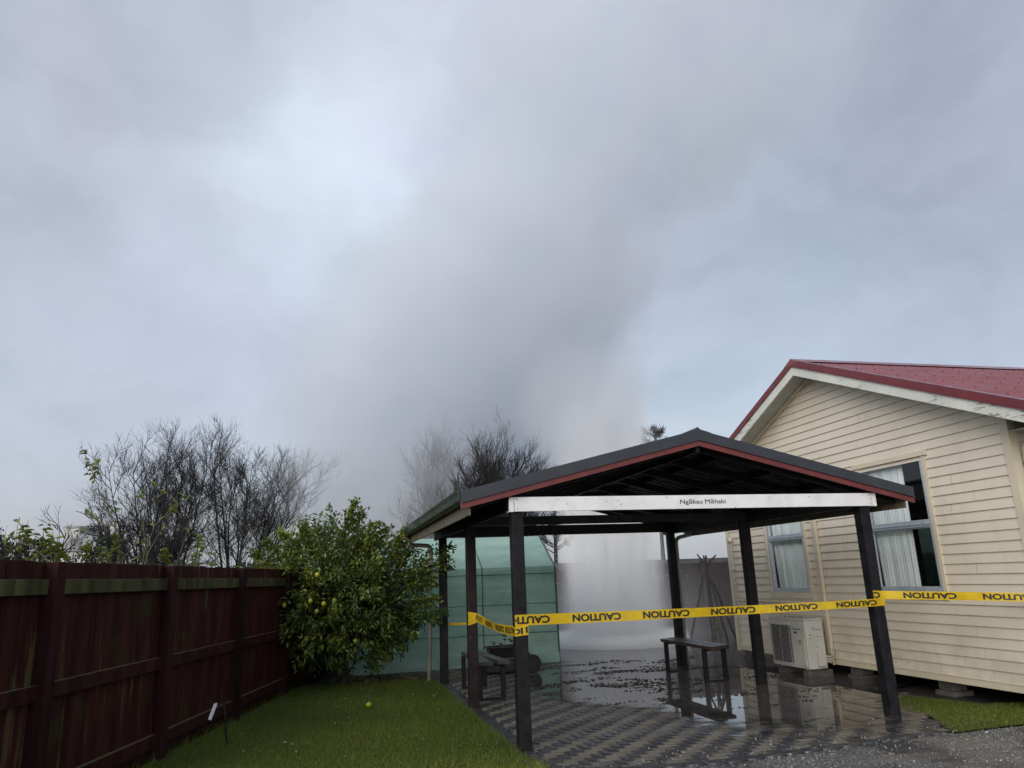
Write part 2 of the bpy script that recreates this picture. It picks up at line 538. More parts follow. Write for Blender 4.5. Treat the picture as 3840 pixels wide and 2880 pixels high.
M['fruit_y'] = mk_fruit('ripe lemon skin', (0.36, 0.33, 0.02), (0.26, 0.29, 0.03))
M['fruit_g'] = mk_fruit('unripe lemon skin', (0.16, 0.20, 0.025), (0.24, 0.26, 0.03))
M['fruit_o'] = mk_fruit('deep yellow lemon skin', (0.50, 0.30, 0.015), (0.42, 0.33, 0.03))


def mk_mesh_cloth():
    t = NT('green woven greenhouse cover')
    p = t.mapping()
    c = t.mix(t.ramp(t.noise(t.mapping((2, 2, 9)), 1.0, 5), 0.3, 0.72), (0.42, 0.62, 0.54), (0.55, 0.75, 0.66))
    c = t.mix(t.math('MULTIPLY', t.ramp(t.noise(p, 1.2, 5), 0.5, 0.75), 0.5), c, (0.22, 0.36, 0.32))
    nm = t.bump(t.noise(t.mapping((1.5, 1.5, 7)), 1.0, 5, 0.6), 0.9, 0.03)
    b = t.bsdf(c, 0.38, 0, nm, 0.5)
    tl = t.N.new('ShaderNodeBsdfTranslucent'); t.L.new(c, tl.inputs[0])
    s = t.mixsh(0.35, b, tl.outputs[0])
    tr = t.N.new('ShaderNodeBsdfTransparent'); tr.inputs[0].default_value = (0.55, 0.85, 0.75, 1)
    return t.done(t.mixsh(0.16, s, tr.outputs[0]))


M['cover'] = mk_mesh_cloth()


def mk_paver():
    t = NT('wet clay and charcoal pavers')
    p = t.mapping()
    a = t.attr()                                    # 0..0.45 charcoal, 0.55..1 tan
    tanc = t.mix(t.ramp(a, 0.55, 1.0, smooth=False), (0.128, 0.110, 0.086), (0.195, 0.168, 0.130))
    chc = t.mix(t.ramp(a, 0.0, 0.45, smooth=False), (0.022, 0.023, 0.028), (0.042, 0.043, 0.050))
    c = t.mix(t.ramp(a, 0.49, 0.51, smooth=False), chc, tanc)
    c = t.mix(t.ramp(t.noise(p, 55, 4), 0.3, 0.75, 0.0, 0.35), c, (0.05, 0.05, 0.05))
    c = t.mix(t.math('MULTIPLY', t.ramp(t.noise(p, 1.6, 5), 0.45, 0.68), 0.55), c, (0.062, 0.058, 0.054))
    r = t.ramp(t.noise(p, 1.1, 4), 0.35, 0.65, 0.34, 0.55)
    return t.done(t.bsdf(c, r, 0, t.bump(t.noise(p, 130, 4), 0.25, 0.003), 0.5))


M['paver'] = mk_paver()


def mk_ground():
    t = NT('damp earth')
    p = t.mapping()
    c = t.mix(t.ramp(t.noise(p, 2.2, 6), 0.3, 0.7), (0.020, 0.019, 0.017), (0.042, 0.038, 0.033))
    return t.done(t.bsdf(c, 0.55, 0, t.bump(t.noise(p, 18, 6), 0.6, 0.02), 0.4))


M['earth'] = mk_ground()


def mk_lawn():
    t = NT('lawn soil and thatch')
    p = t.mapping()
    c = t.mix(t.ramp(t.noise(p, 9, 6), 0.3, 0.7), (0.024, 0.040, 0.008), (0.052, 0.078, 0.014))
    c = t.mix(t.math('MULTIPLY', t.ramp(t.noise(p, 0.9, 4), 0.52, 0.7), 0.6), c, (0.050, 0.040, 0.018))
    return t.done(t.bsdf(c, 0.9, 0, t.bump(t.noise(p, 60, 4), 0.8, 0.01), 0.2))


M['lawn'] = mk_lawn()


def mk_drive():
    t = NT('old chip seal with loose gravel')
    p = t.mapping()
    vor = t.voronoi(p, 75, 'Color')
    sp = t.N.new('ShaderNodeSeparateColor'); t.L.new(vor, sp.inputs[0])
    c = t.mix(t.ramp(sp.outputs[0], 0.0, 1.0, smooth=False), (0.040, 0.039, 0.040), (0.185, 0.178, 0.168))
    c = t.mix(t.ramp(sp.outputs[1], 0.93, 0.95, smooth=False), c, (0.42, 0.42, 0.40))
    # worn tarry strip and silty patches
    c = t.mix(t.math('MULTIPLY', t.ramp(t.noise(p, 1.1, 4), 0.47, 0.60), 0.85), c, (0.024, 0.025, 0.029))
    c = t.mix(t.math('MULTIPLY', t.ramp(t.noise(t.mapping((1, 2.2, 1), (5, 2, 0)), 0.9, 4), 0.52, 0.66), 0.6), c, (0.165, 0.148, 0.122))
    r = t.ramp(t.noise(p, 0.8, 3), 0.4, 0.6, 0.30, 0.6)
    return t.done(t.bsdf(c, r, 0, t.bump(t.voronoi(p, 75), 0.7, 0.008), 0.5))


M['drive'] = mk_drive()
M['chip'] = simple('soaked bark chip', (0.026, 0.021, 0.019), 0.45, var=0.5, scale=12)
M['litter'] = simple('dry fallen leaf bits', (0.16, 0.12, 0.07), 0.7, var=0.6, scale=9)
M['pebble'] = simple('pale gravel', (0.27, 0.265, 0.25), 0.5, var=0.6, scale=15)


def mk_water():
    t = NT('muddy standing water')
    p = t.mapping()
    a = t.attr()
    n = t.math('ADD', t.math('MULTIPLY', t.math('SUBTRACT', t.noise(t.mapping((1.0, 2.2, 1)), 2.3, 5, 0.6), 0.5), 0.9), a)
    cov = t.ramp(n, -0.08, 0.16)
    sx = t.N.new('ShaderNodeSeparateXYZ'); t.L.new(t.geo.outputs['Position'], sx.inputs[0])
    calm = t.ramp(sx.outputs['Y'], 10.8, 14.5, 0.004, 0.22)
    hgt = t.noise(t.mapping((4, 6, 1)), 2.0, 3)
    nm = t.N.new('ShaderNodeBump'); nm.inputs['Distance'].default_value = 0.02
    t.L.new(hgt, nm.inputs['Height']); t.L.new(calm, nm.inputs['Strength'])
    fr = t.N.new('ShaderNodeFresnel'); fr.inputs[0].default_value = 1.42
    t.L.new(nm.outputs[0], fr.inputs['Normal'])
    gl = t.N.new('ShaderNodeBsdfGlossy'); t.L.new(t.ramp(sx.outputs['Y'], 10.8, 14.0, 0.015, 0.10), gl.inputs['Roughness'])
    gl.inputs['Color'].default_value = (0.95, 0.95, 0.95, 1)
    t.L.new(nm.outputs[0], gl.inputs['Normal'])
    mud = t.N.new('ShaderNodeBsdfDiffuse'); mud.inputs[0].default_value = (0.14, 0.13, 0.125, 1)
    tr = t.N.new('ShaderNodeBsdfTransparent'); tr.inputs[0].default_value = (0.70, 0.68, 0.66, 1)
    body = t.mixsh(t.ramp(n, 0.0, 0.7, 0.15, 0.75), tr.outputs[0], mud.outputs[0])
    wat = t.mixsh(fr.outputs[0], body, gl.outputs[0])
    clear = t.N.new('ShaderNodeBsdfTransparent')
    return t.done(t.mixsh(cov, clear.outputs[0], wat))


M['water'] = mk_water()
M['drop'] = simple('bright water drop', (0.75, 0.78, 0.82), 0.1, var=0.05)


# ------------------------------------------------------------------ ground
FA = np.array([-1.584, 8.749]); FD = np.array([0.239, 0.971]); FN = np.array([0.971, -0.239])   # fence line, its direction, its lawn side
FD = FD / np.linalg.norm(FD); FN = FN / np.linalg.norm(FN)


def fpt(s, off=0.0, z=0.0):
    q = FA + FD * s + FN * off
    return (float(q[0]), float(q[1]), z)


g = MB()
g.add([(-400, -60, -0.05), (400, -60, -0.05), (400, 600, -0.05), (-400, 600, -0.05)], [(0, 1, 2, 3)])
tag(g.build('ground', M['earth']), kind='structure')

lawn_poly = [fpt(-7, 0.0)[:2], (1.55, 3.0), (1.72, 6.35), (1.86, 6.9), (1.78, 7.3), (1.755, 12.9), (1.75, 14.1), fpt(5.3, 0.0)[:2]]
g = MB()
g.add([(x, y, -0.012) for x, y in lawn_poly], [list(range(len(lawn_poly)))])
tag(g.build('lawn', M['lawn']), kind='structure')

verge_poly = [(5.93, 6.56), (6.35, 7.35), (6.36, 8.05), (7.02, 8.5), (7.35, 7.6), (9.0, 7.2), (9.0, 6.62), (6.6, 6.6)]
g = MB()
g.add([(x, y, -0.004) for x, y in verge_poly], [list(range(len(verge_poly)))])
tag(g.build('grass_verge', M['lawn']), kind='structure')

g = MB()
dv = [(1.55, -8), (40, -8), (40, 6.45), (9, 6.62), (6.6, 6.6), (5.93, 6.57), (6.1, 7.0), (5.2, 7.0), (4.3, 7.0), (2.4, 7.0), (1.95, 7.3), (1.80, 7.2), (1.82, 6.9), (1.74, 6.3)]
g.add([(x, y, -0.018) for x, y in dv], [list(range(len(dv)))])
tag(g.build('driveway', M['drive']), kind='structure')

g = MB()                                            # wet concrete apron beside and under the house
g.add([(6.35, 7.9, -0.022), (7.0, 8.5, -0.022), (7.5, 6.9, -0.022), (14, 6.9, -0.022), (14, 30, -0.022), (-6, 30, -0.022), (-6, 16.5, -0.022), (1.76, 14.2, -0.022), (1.76, 12.0, -0.022)], [list(range(9))])
tag(g.build('wet_apron', M['earth']), kind='structure')


def inside(poly, X, Y):
    poly = np.array(poly); n = len(poly); r = np.zeros(X.shape, bool)
    for i in range(n):
        x1, y1 = poly[i]; x2, y2 = poly[(i + 1) % n]
        c = ((y1 > Y) != (y2 > Y)) & (X < (x2 - x1) * (Y - y1) / (y2 - y1 + 1e-12) + x1)
        r ^= c
    return r


def sdist(poly, X, Y):
    poly = np.array(poly); n = len(poly); d = np.full(X.shape, 1e9)
    for i in range(n):
        a = poly[i]; b = poly[(i + 1) % n]; ab = b - a
        t = np.clip(((X - a[0]) * ab[0] + (Y - a[1]) * ab[1]) / (ab @ ab), 0, 1)
        d = np.minimum(d, np.hypot(X - a[0] - t * ab[0], Y - a[1] - t * ab[1]))
    return np.where(inside(poly, X, Y), d, -d)


# herringbone paving, every brick real, charcoal border along the lawn
def build_paving():
    U = 0.1
    fld = [(1.86, 6.95), (2.05, 6.75), (2.45, 6.52), (3.4, 6.43), (4.4, 6.52), (5.3, 6.60), (5.95, 6.68), (6.33, 7.35), (6.33, 8.0), (6.95, 8.5), (7.15, 8.6), (7.15, 15.2), (1.86, 14.2)]
    V = []; F = []; T = []
    rng = random.Random(5)

    def brick(x0, y0, x1, y1, tone):
        gp = 0.0025; b = 0.004
        zt = rng.uniform(-0.0015, 0.0012)
        tx, ty = rng.uniform(-0.001, 0.001), rng.uniform(-0.001, 0.001)
        o = len(V)
        for (ax, ay, bx, by, z) in ((x0 + gp, y0 + gp, x1 - gp, y1 - gp, -0.02), (x0 + gp, y0 + gp, x1 - gp, y1 - gp, -b), (x0 + gp + b, y0 + gp + b, x1 - gp - b, y1 - gp - b, 0.0)):
            for x, y, sx, sy in ((ax, ay, -1, -1), (bx, ay, 1, -1), (bx, by, 1, 1), (ax, by, -1, 1)):
                V.append((x, y, z + (zt + tx * sx + ty * sy if z > -0.01 else 0))); T.append(tone)
        for k in range(2):
            for i in range(4):
                F.append((o + 4 * k + i, o + 4 * k + (i + 1) % 4, o + 4 * k + 4 + (i + 1) % 4, o + 4 * k + 4 + i))
        F.append((o + 8, o + 9, o + 10, o + 11))

    I = np.arange(18, 74); J = np.arange(62, 154)
    for j in J:
        for i in I:
            m = (i - j) % 4
            if m == 0: x0, y0, x1, y1 = i * U, j * U, (i + 2) * U, (j + 1) * U
            elif m == 3: x0, y0, x1, y1 = i * U, j * U, (i + 1) * U, (j + 2) * U
            else: continue
            cx, cy = np.array([(x0 + x1) / 2]), np.array([(y0 + y1) / 2])
            if not inside(fld, cx, cy)[0]: continue
            x0c, x1c = max(x0, 1.97), x1
            if x1c - x0c < 0.03: continue
            tn = 0.55 + 0.45 * rng.random() if m == 0 else 0.45 * rng.random()
            brick(x0c, y0, x1c, y1, tn)
    y = 6.9
    while y < 14.2:                                 # header course along the lawn
        brick(1.765, y, 1.965, y + 0.1, 0.4 * rng.random()); y += 0.1
    # course along the drive, following its curve
    cv = [(1.80, 6.90), (2.02, 6.68), (2.45, 6.46), (3.4, 6.37), (4.4, 6.46), (5.3, 6.54), (5.95, 6.62)]
    cvp = [Vector((a, b, 0)) for a, b in cv]
    for a, b in zip(cvp[:-1], cvp[1:]):
        d = b - a; L = d.length; d.normalize(); nn = Vector((-d.y, d.x, 0)); k = max(1, round(L / 0.205)); w = L / k
        for i in range(k):
            p0 = a + d * (i * w + 0.003); p1 = a + d * ((i + 1) * w - 0.003); o = len(V); tn = 0.42 * rng.random()
            for dz, ins in ((-0.02, 0), (-0.004, 0), (0.0015, 0.004)):
                for q in (p0 + d * ins + nn * ins, p1 - d * ins + nn * ins, p1 - d * ins + nn * (0.10 - ins), p0 + d * ins + nn * (0.10 - ins)):
                    V.append((q.x, q.y, dz)); T.append(tn)
            for kk in range(2):
                for i4 in range(4): F.append((o + 4 * kk + i4, o + 4 * kk + (i4 + 1) % 4, o + 4 * kk + 4 + (i4 + 1) % 4, o + 4 * kk + 4 + i4))
            F.append((o + 8, o + 9, o + 10, o + 11))
    return np_mesh('paving', V, F, M['paver'], tone=T)


tag(build_paving(), kind='structure')

# ------------------------------------------------------------------ standing water
pud = [(7.46, 9.0), (7.05, 8.62), (6.6, 8.32), (6.38, 7.7), (6.2, 7.15), (5.4, 6.95), (4.75, 7.15), (4.25, 7.5), (3.98, 8.2), (3.92, 9.0), (3.4, 9.5), (2.95, 10.2), (3.0, 11.2), (3.15, 12.7),
       (3.9, 13.5), (4.38, 14.25), (4.38, 23), (14, 23), (14, 13.3), (9.5, 13.1), (9.5, 9.5), (8, 9.2)]


def build_puddle():
    st = 0.08
    xs = np.arange(2.2, 13.6, st); ys = np.arange(6.6, 22.4, st)
    X, Y = np.meshgrid(xs, ys)
    D = sdist(pud, X, Y)
    thin = np.where(Y < 8.9, np.clip((Y - 6.9) / 2.2, 0.12, 1), 1.0)
    f = np.clip(D, -0.6, 1.2) * thin
    f = np.where(D > 0, np.minimum(f, 0.05 + 0.62 * thin), f)
    ok = D > -0.55
    idx = np.arange(X.size).reshape(X.shape)
    q = np.stack([idx[:-1, :-1], idx[:-1, 1:], idx[1:, 1:], idx[1:, :-1]], -1).reshape(-1, 4)
    keep = ok.ravel()[q].all(1)
    q = q[keep]
    used = np.unique(q); rem = np.full(X.size, -1); rem[used] = np.arange(len(used))
    V = np.stack([X.ravel(), Y.ravel(), np.full(X.size, 0.005)], 1)[used]
    return np_mesh('puddle_water', V, rem[q], M['water'], tone=f.ravel()[used])


tag(build_puddle(), kind='structure')


# ------------------------------------------------------------------ blades, chips and pebbles
def blades(name, poly, n, hmin, hmax, wid, dens=None):
    P = np.array(poly); lo, hi = P.min(0), P.max(0)
    X = RNG.uniform(lo[0], hi[0], n * 3); Y = RNG.uniform(lo[1], hi[1], n * 3)
    k = inside(poly, X, Y)
    if dens is not None: k &= RNG.random(len(X)) < dens(X, Y)
    X, Y = X[k][:n], Y[k][:n]; m = len(X)
    a = RNG.uniform(0, 2 * np.pi, m); h = RNG.uniform(hmin, hmax, m); ln = RNG.uniform(0.2, 1.1, m) * h
    w = wid * RNG.uniform(0.7, 1.3, m)
    la = RNG.uniform(0, 2 * np.pi, m)
    z0 = np.full(m, -0.012)
    bl = np.stack([X - np.cos(a) * w, Y - np.sin(a) * w, z0], 1); br = np.stack([X + np.cos(a) * w, Y + np.sin(a) * w, z0], 1)
    tp = np.stack([X + np.cos(la) * ln, Y + np.sin(la) * ln, z0 + h], 1)
    V = np.stack([bl, br, tp], 1).reshape(-1, 3)
    F = np.arange(3 * m).reshape(-1, 3)
    pn = np.sin(X * 2.1 + 1.3 * np.sin(Y * 1.7)) * 0.5 + np.sin(Y * 2.9 + X) * 0.3
    t = np.clip(RNG.beta(1.8, 2.6, m) + 0.17 * pn + np.clip((8.0 - Y) * 0.07, -0.12, 0.22) + 0.3 * np.exp(-((X + 0.75) ** 2 * 4 + (Y - 7.6) ** 2 * 3)) + 0.35 * np.exp(-((X - 1.6) ** 2 * 5 + (Y - 6.6) ** 2 * 6)), 0, 1)
    return np_mesh(name, V, F, M['grass'], tone=np.repeat(t, 3))


lawn_in = [fpt(-6, 0.06)[:2], (1.55, 3.5), (1.74, 6.4), (1.88, 6.85), (1.80, 7.3), (1.77, 12.9), (1.70, 13.3), fpt(4.9, 0.06)[:2]]
tag(blades('lawn_grass', lawn_in, 150000, 0.018, 0.042, 0.0022, lambda X, Y: np.where(Y < 5.6, 0.15, np.clip(1.35 - (Y - 6) * 0.10, 0.45, 1))),
    'short green lawn grass between red fence and paving', 'grass', kind='stuff')
edge_a = [(1.66, 6.4), (1.80, 6.8), (1.73, 7.3), (1.70, 13.2), (1.80, 13.2), (1.83, 7.3), (1.93, 6.8), (1.78, 6.3)]
tag(blades('edge_grass', edge_a, 3200, 0.03, 0.075, 0.0024), 'longer ragged grass along the edge of the paving', 'grass', kind='stuff')
edge_b = [fpt(-5, 0.0)[:2], fpt(-5, 0.16)[:2], fpt(4.6, 0.14)[:2], fpt(4.6, 0.0)[:2]]
tag(blades('fence_grass', edge_b, 5200, 0.04, 0.13, 0.0026), 'taller untrimmed grass along the foot of the red fence', 'grass', kind='stuff')
tag(blades('verge_grass', verge_poly, 26000, 0.015, 0.040, 0.0022),
    'patch of green grass beside the front right black post', 'grass', kind='stuff')


def chips(name, pts, smin, smax, flat, mat, z=0.008):
    pts = np.asarray(pts); m = len(pts)
    V = []; F = []
    for i in range(m):
        n = random.choice((4, 5, 5, 6)); o = len(V)
        s = random.uniform(smin, smax) * (1 if random.random() < 0.85 else 1.8); a = random.uniform(0, 6.28); el = random.uniform(0.25, 0.9)
        hgt = s * flat * random.uniform(0.5, 1.2)
        ring = []
        for k in range(n):
            th = 2 * math.pi * k / n + random.uniform(-0.3, 0.3)
            x, y = math.cos(th) * s, math.sin(th) * s * el
            ring.append((pts[i][0] + x * math.cos(a) - y * math.sin(a), pts[i][1] + x * math.sin(a) + y * math.cos(a)))
        zz = z if pts.shape[1] < 3 else pts[i][2]
        for x, y in ring: V.append((x, y, zz - 0.004))
        cx, cy = pts[i][0], pts[i][1]
        for x, y in ring: V.append((cx + (x - cx) * 0.75, cy + (y - cy) * 0.75, zz + hgt + random.uniform(0, hgt * 0.4)))
        for k in range(n):
            k2 = (k + 1) % n
            F.append((o + k, o + k2, o + n + k2)); F.append((o + k, o + n + k2, o + n + k))
        for k in range(1, n - 1): F.append((o + n, o + n + k, o + n + k + 1))
    return np_mesh(name, V, F, mat)


pts = []
for line, cnt, sg in (([(3.1, 11.3), (3.55, 11.55), (3.9, 11.75)], 150, 0.11), ([(4.15, 11.9), (4.7, 12.5), (5.2, 12.45), (5.7, 12.2)], 340, 0.12), ([(4.0, 11.3), (4.35, 11.0), (4.6, 10.6), (4.9, 10.1)], 320, 0.19),
                      ([(4.6, 11.6), (5.0, 11.0), (5.2, 10.5)], 190, 0.25), ([(3.3, 13.2), (4.1, 13.7), (5.0, 13.9), (5.6, 13.7)], 260, 0.16), ([(3.2, 12.6), (4.4, 13.0), (5.6, 13.1)], 150, 0.2),
                      ([(5.6, 12.7), (6.3, 12.3), (6.9, 11.9)], 260, 0.22), ([(5.2, 11.3), (6.0, 11.0), (6.9, 10.6)], 120, 0.15), ([(6.1, 13.2), (6.8, 13.8)], 130, 0.2),
                      ([(3.0, 10.6), (4.0, 9.6), (5.2, 8.9), (6.2, 8.6)], 130, 0.45), ([(3, 12), (5, 9.5)], 120, 0.9), ([(5.4, 9.6), (6.4, 9.2)], 80, 0.5)):
    line = np.array(line)
    cl = None
    for k_ in range(int(cnt * 1.25)):
        if k_ % 11 == 0 or cl is None:
            t = random.random() * (len(line) - 1); i = int(t); p = line[i] + (line[min(i + 1, len(line) - 1)] - line[i]) * (t - i)
            cl = (p[0] + random.gauss(0, sg * 1.2), p[1] + random.gauss(0, sg * 0.6))
        q = (cl[0] + random.gauss(0, 0.085), cl[1] + random.gauss(0, 0.030))
        if 1.95 < q[0] < 7.4 and q[1] > 7.0: pts.append(q)
tag(chips('washed_debris', pts, 0.006, 0.019, 0.28, M['chip']), 'dark bark chips and mud washed across the flooded paving', 'debris', kind='stuff')

pts = []
for _ in range(230):
    x, y = random.uniform(-1.4, 1.75), random.uniform(6.2, 13.3)
    if inside(lawn_in, np.array([x]), np.array([y]))[0]: pts.append((x, y, 0.016))
tag(chips('lawn_leaf_litter', pts, 0.006, 0.016, 0.25, M['litter']), 'pale scraps and dead leaves lying on the lawn', 'leaf litter', kind='stuff')
pts = []
for _ in range(520):
    x = random.uniform(0.1, 3.6); y = random.uniform(13.4, 14.4)
    pts.append((x, y, -0.005))
tag(chips('bark_litter', pts, 0.015, 0.035, 0.3, M['litter']), 'brown leaf litter along the foot of the greenhouse', 'leaf litter', kind='stuff')
pts = []
for _ in range(1500):
    x = random.uniform(1.9, 9.5); y = 6.75 - abs(random.gauss(0, 0.75))
    if x < 2.7: y -= 0.1
    pts.append((x, y, -0.012))
for _ in range(260):
    x = random.uniform(2.0, 6.2); y = 6.5 + abs(random.gauss(0, 0.35)); pts.append((x, y, 0.003))
tag(chips('loose_gravel', pts, 0.002, 0.0065, 0.7, M['pebble']), 'loose pale gravel scattered along the driveway edge', 'gravel', kind='stuff')


# ------------------------------------------------------------------ red fence
def build_fence():
    t = thing('timber_fence', 'dark red timber fence with mossy top rail on the left', 'fence', fpt(0, 0, 0))
    posts = [-4.16, -2.16, -0.14, 1.92, 3.95, 5.95, 7.95]
    rng = random.Random(3)
    ang = math.atan2(FD[1], FD[0])

    def Mx(s, off, z=0):
        x, y, _ = fpt(s, off)
        return Matrix.Translation((x, y, z)) @ Matrix.Rotation(ang, 4, 'Z')
    # boards: one panel a bay
    for a, b in zip([-6.2] + posts[:-1], posts):
        m = MB(); s = a
        while s < b - 0.01:
            w = min(0.15, b - s)
            m.box(0.002, -0.004 + rng.uniform(-0.004, 0.002), 0.03, w - 0.002, 0.016, 1.85 + rng.uniform(-0.006, 0.006), 0, Mx(s, 0) @ Matrix.Rotation(rng.uniform(-0.003, 0.003), 4, 'Y'))
            s += 0.15
        m.build('board_panel', M['fence'], t)
        # local +Y points away from the lawn, so rails sit at negative y
        for z0, z1, key in ((1.600, 1.715, 'fence_moss'), (0.835, 0.95, 'fence_rail'), (0.115, 0.235, 'fence_rail')):
            r = MB(); r.box(0.055, -0.055, z0, b - a - 0.055, -0.0045, z1, 0, Mx(a, 0)); r.build('rail', M[key], t, 0.004)
        k = MB(); k.box(0.055, -0.03, -0.05, b - a - 0.055, -0.008, 0.10, 0, Mx(a, 0)); k.build('plinth_board', M['fence_post'], t, 0.003)
    for s in posts:
        p = MB(); p.box(-0.06, -0.115, -0.05, 0.06, -0.005, 1.845, 0, Mx(s, 0)); p.build('post', M['fence_post'], t, 0.006)


build_fence()

# ------------------------------------------------------------------ open shelter
PX0, PX1, PY0, PD, PS = 1.83, 6.10, 7.464, 5.226, 0.125
CX = 3.964
SL = 0.2444


def roof_z(x):                      # top of the roof
    return 3.105 - SL * abs(x - CX)


def text_geo(body, size, bold=0.0):
    cu = bpy.data.curves.new('lettering_source', 'FONT')
    cu.body = body; cu.size = 1.0; cu.resolution_u = 4; cu.fill_mode = 'FRONT'
    ob = bpy.data.objects.new('lettering_source', cu)
    COL.objects.link(ob)
    bpy.context.view_layer.update()
    dg = bpy.context.evaluated_depsgraph_get()
    me = bpy.data.meshes.new_from_object(ob.evaluated_get(dg))
    V = np.array([v.co[:] for v in me.vertices]) * size; F = [list(p.vertices) for p in me.polygons]
    bpy.data.objects.remove(ob); bpy.data.curves.remove(cu); bpy.data.meshes.remove(me)
    if bold:                       # heavier strokes: the same glyphs laid again, a hair apart
        VV = [V]; FF = list(F); n = len(V)
        for k, (dx, dy) in enumerate(((1, 0), (-1, 0), (0, 1), (0, -1), (0.7, 0.7), (-0.7, 0.7), (0.7, -0.7), (-0.7, -0.7))):
            VV.append(V + np.array([dx * bold * size, dy * bold * size, (k + 1) * 0.00005])); FF += [[i + n * (k + 1) for i in f] for f in F]
        V = np.concatenate(VV); F = FF
    return V, F


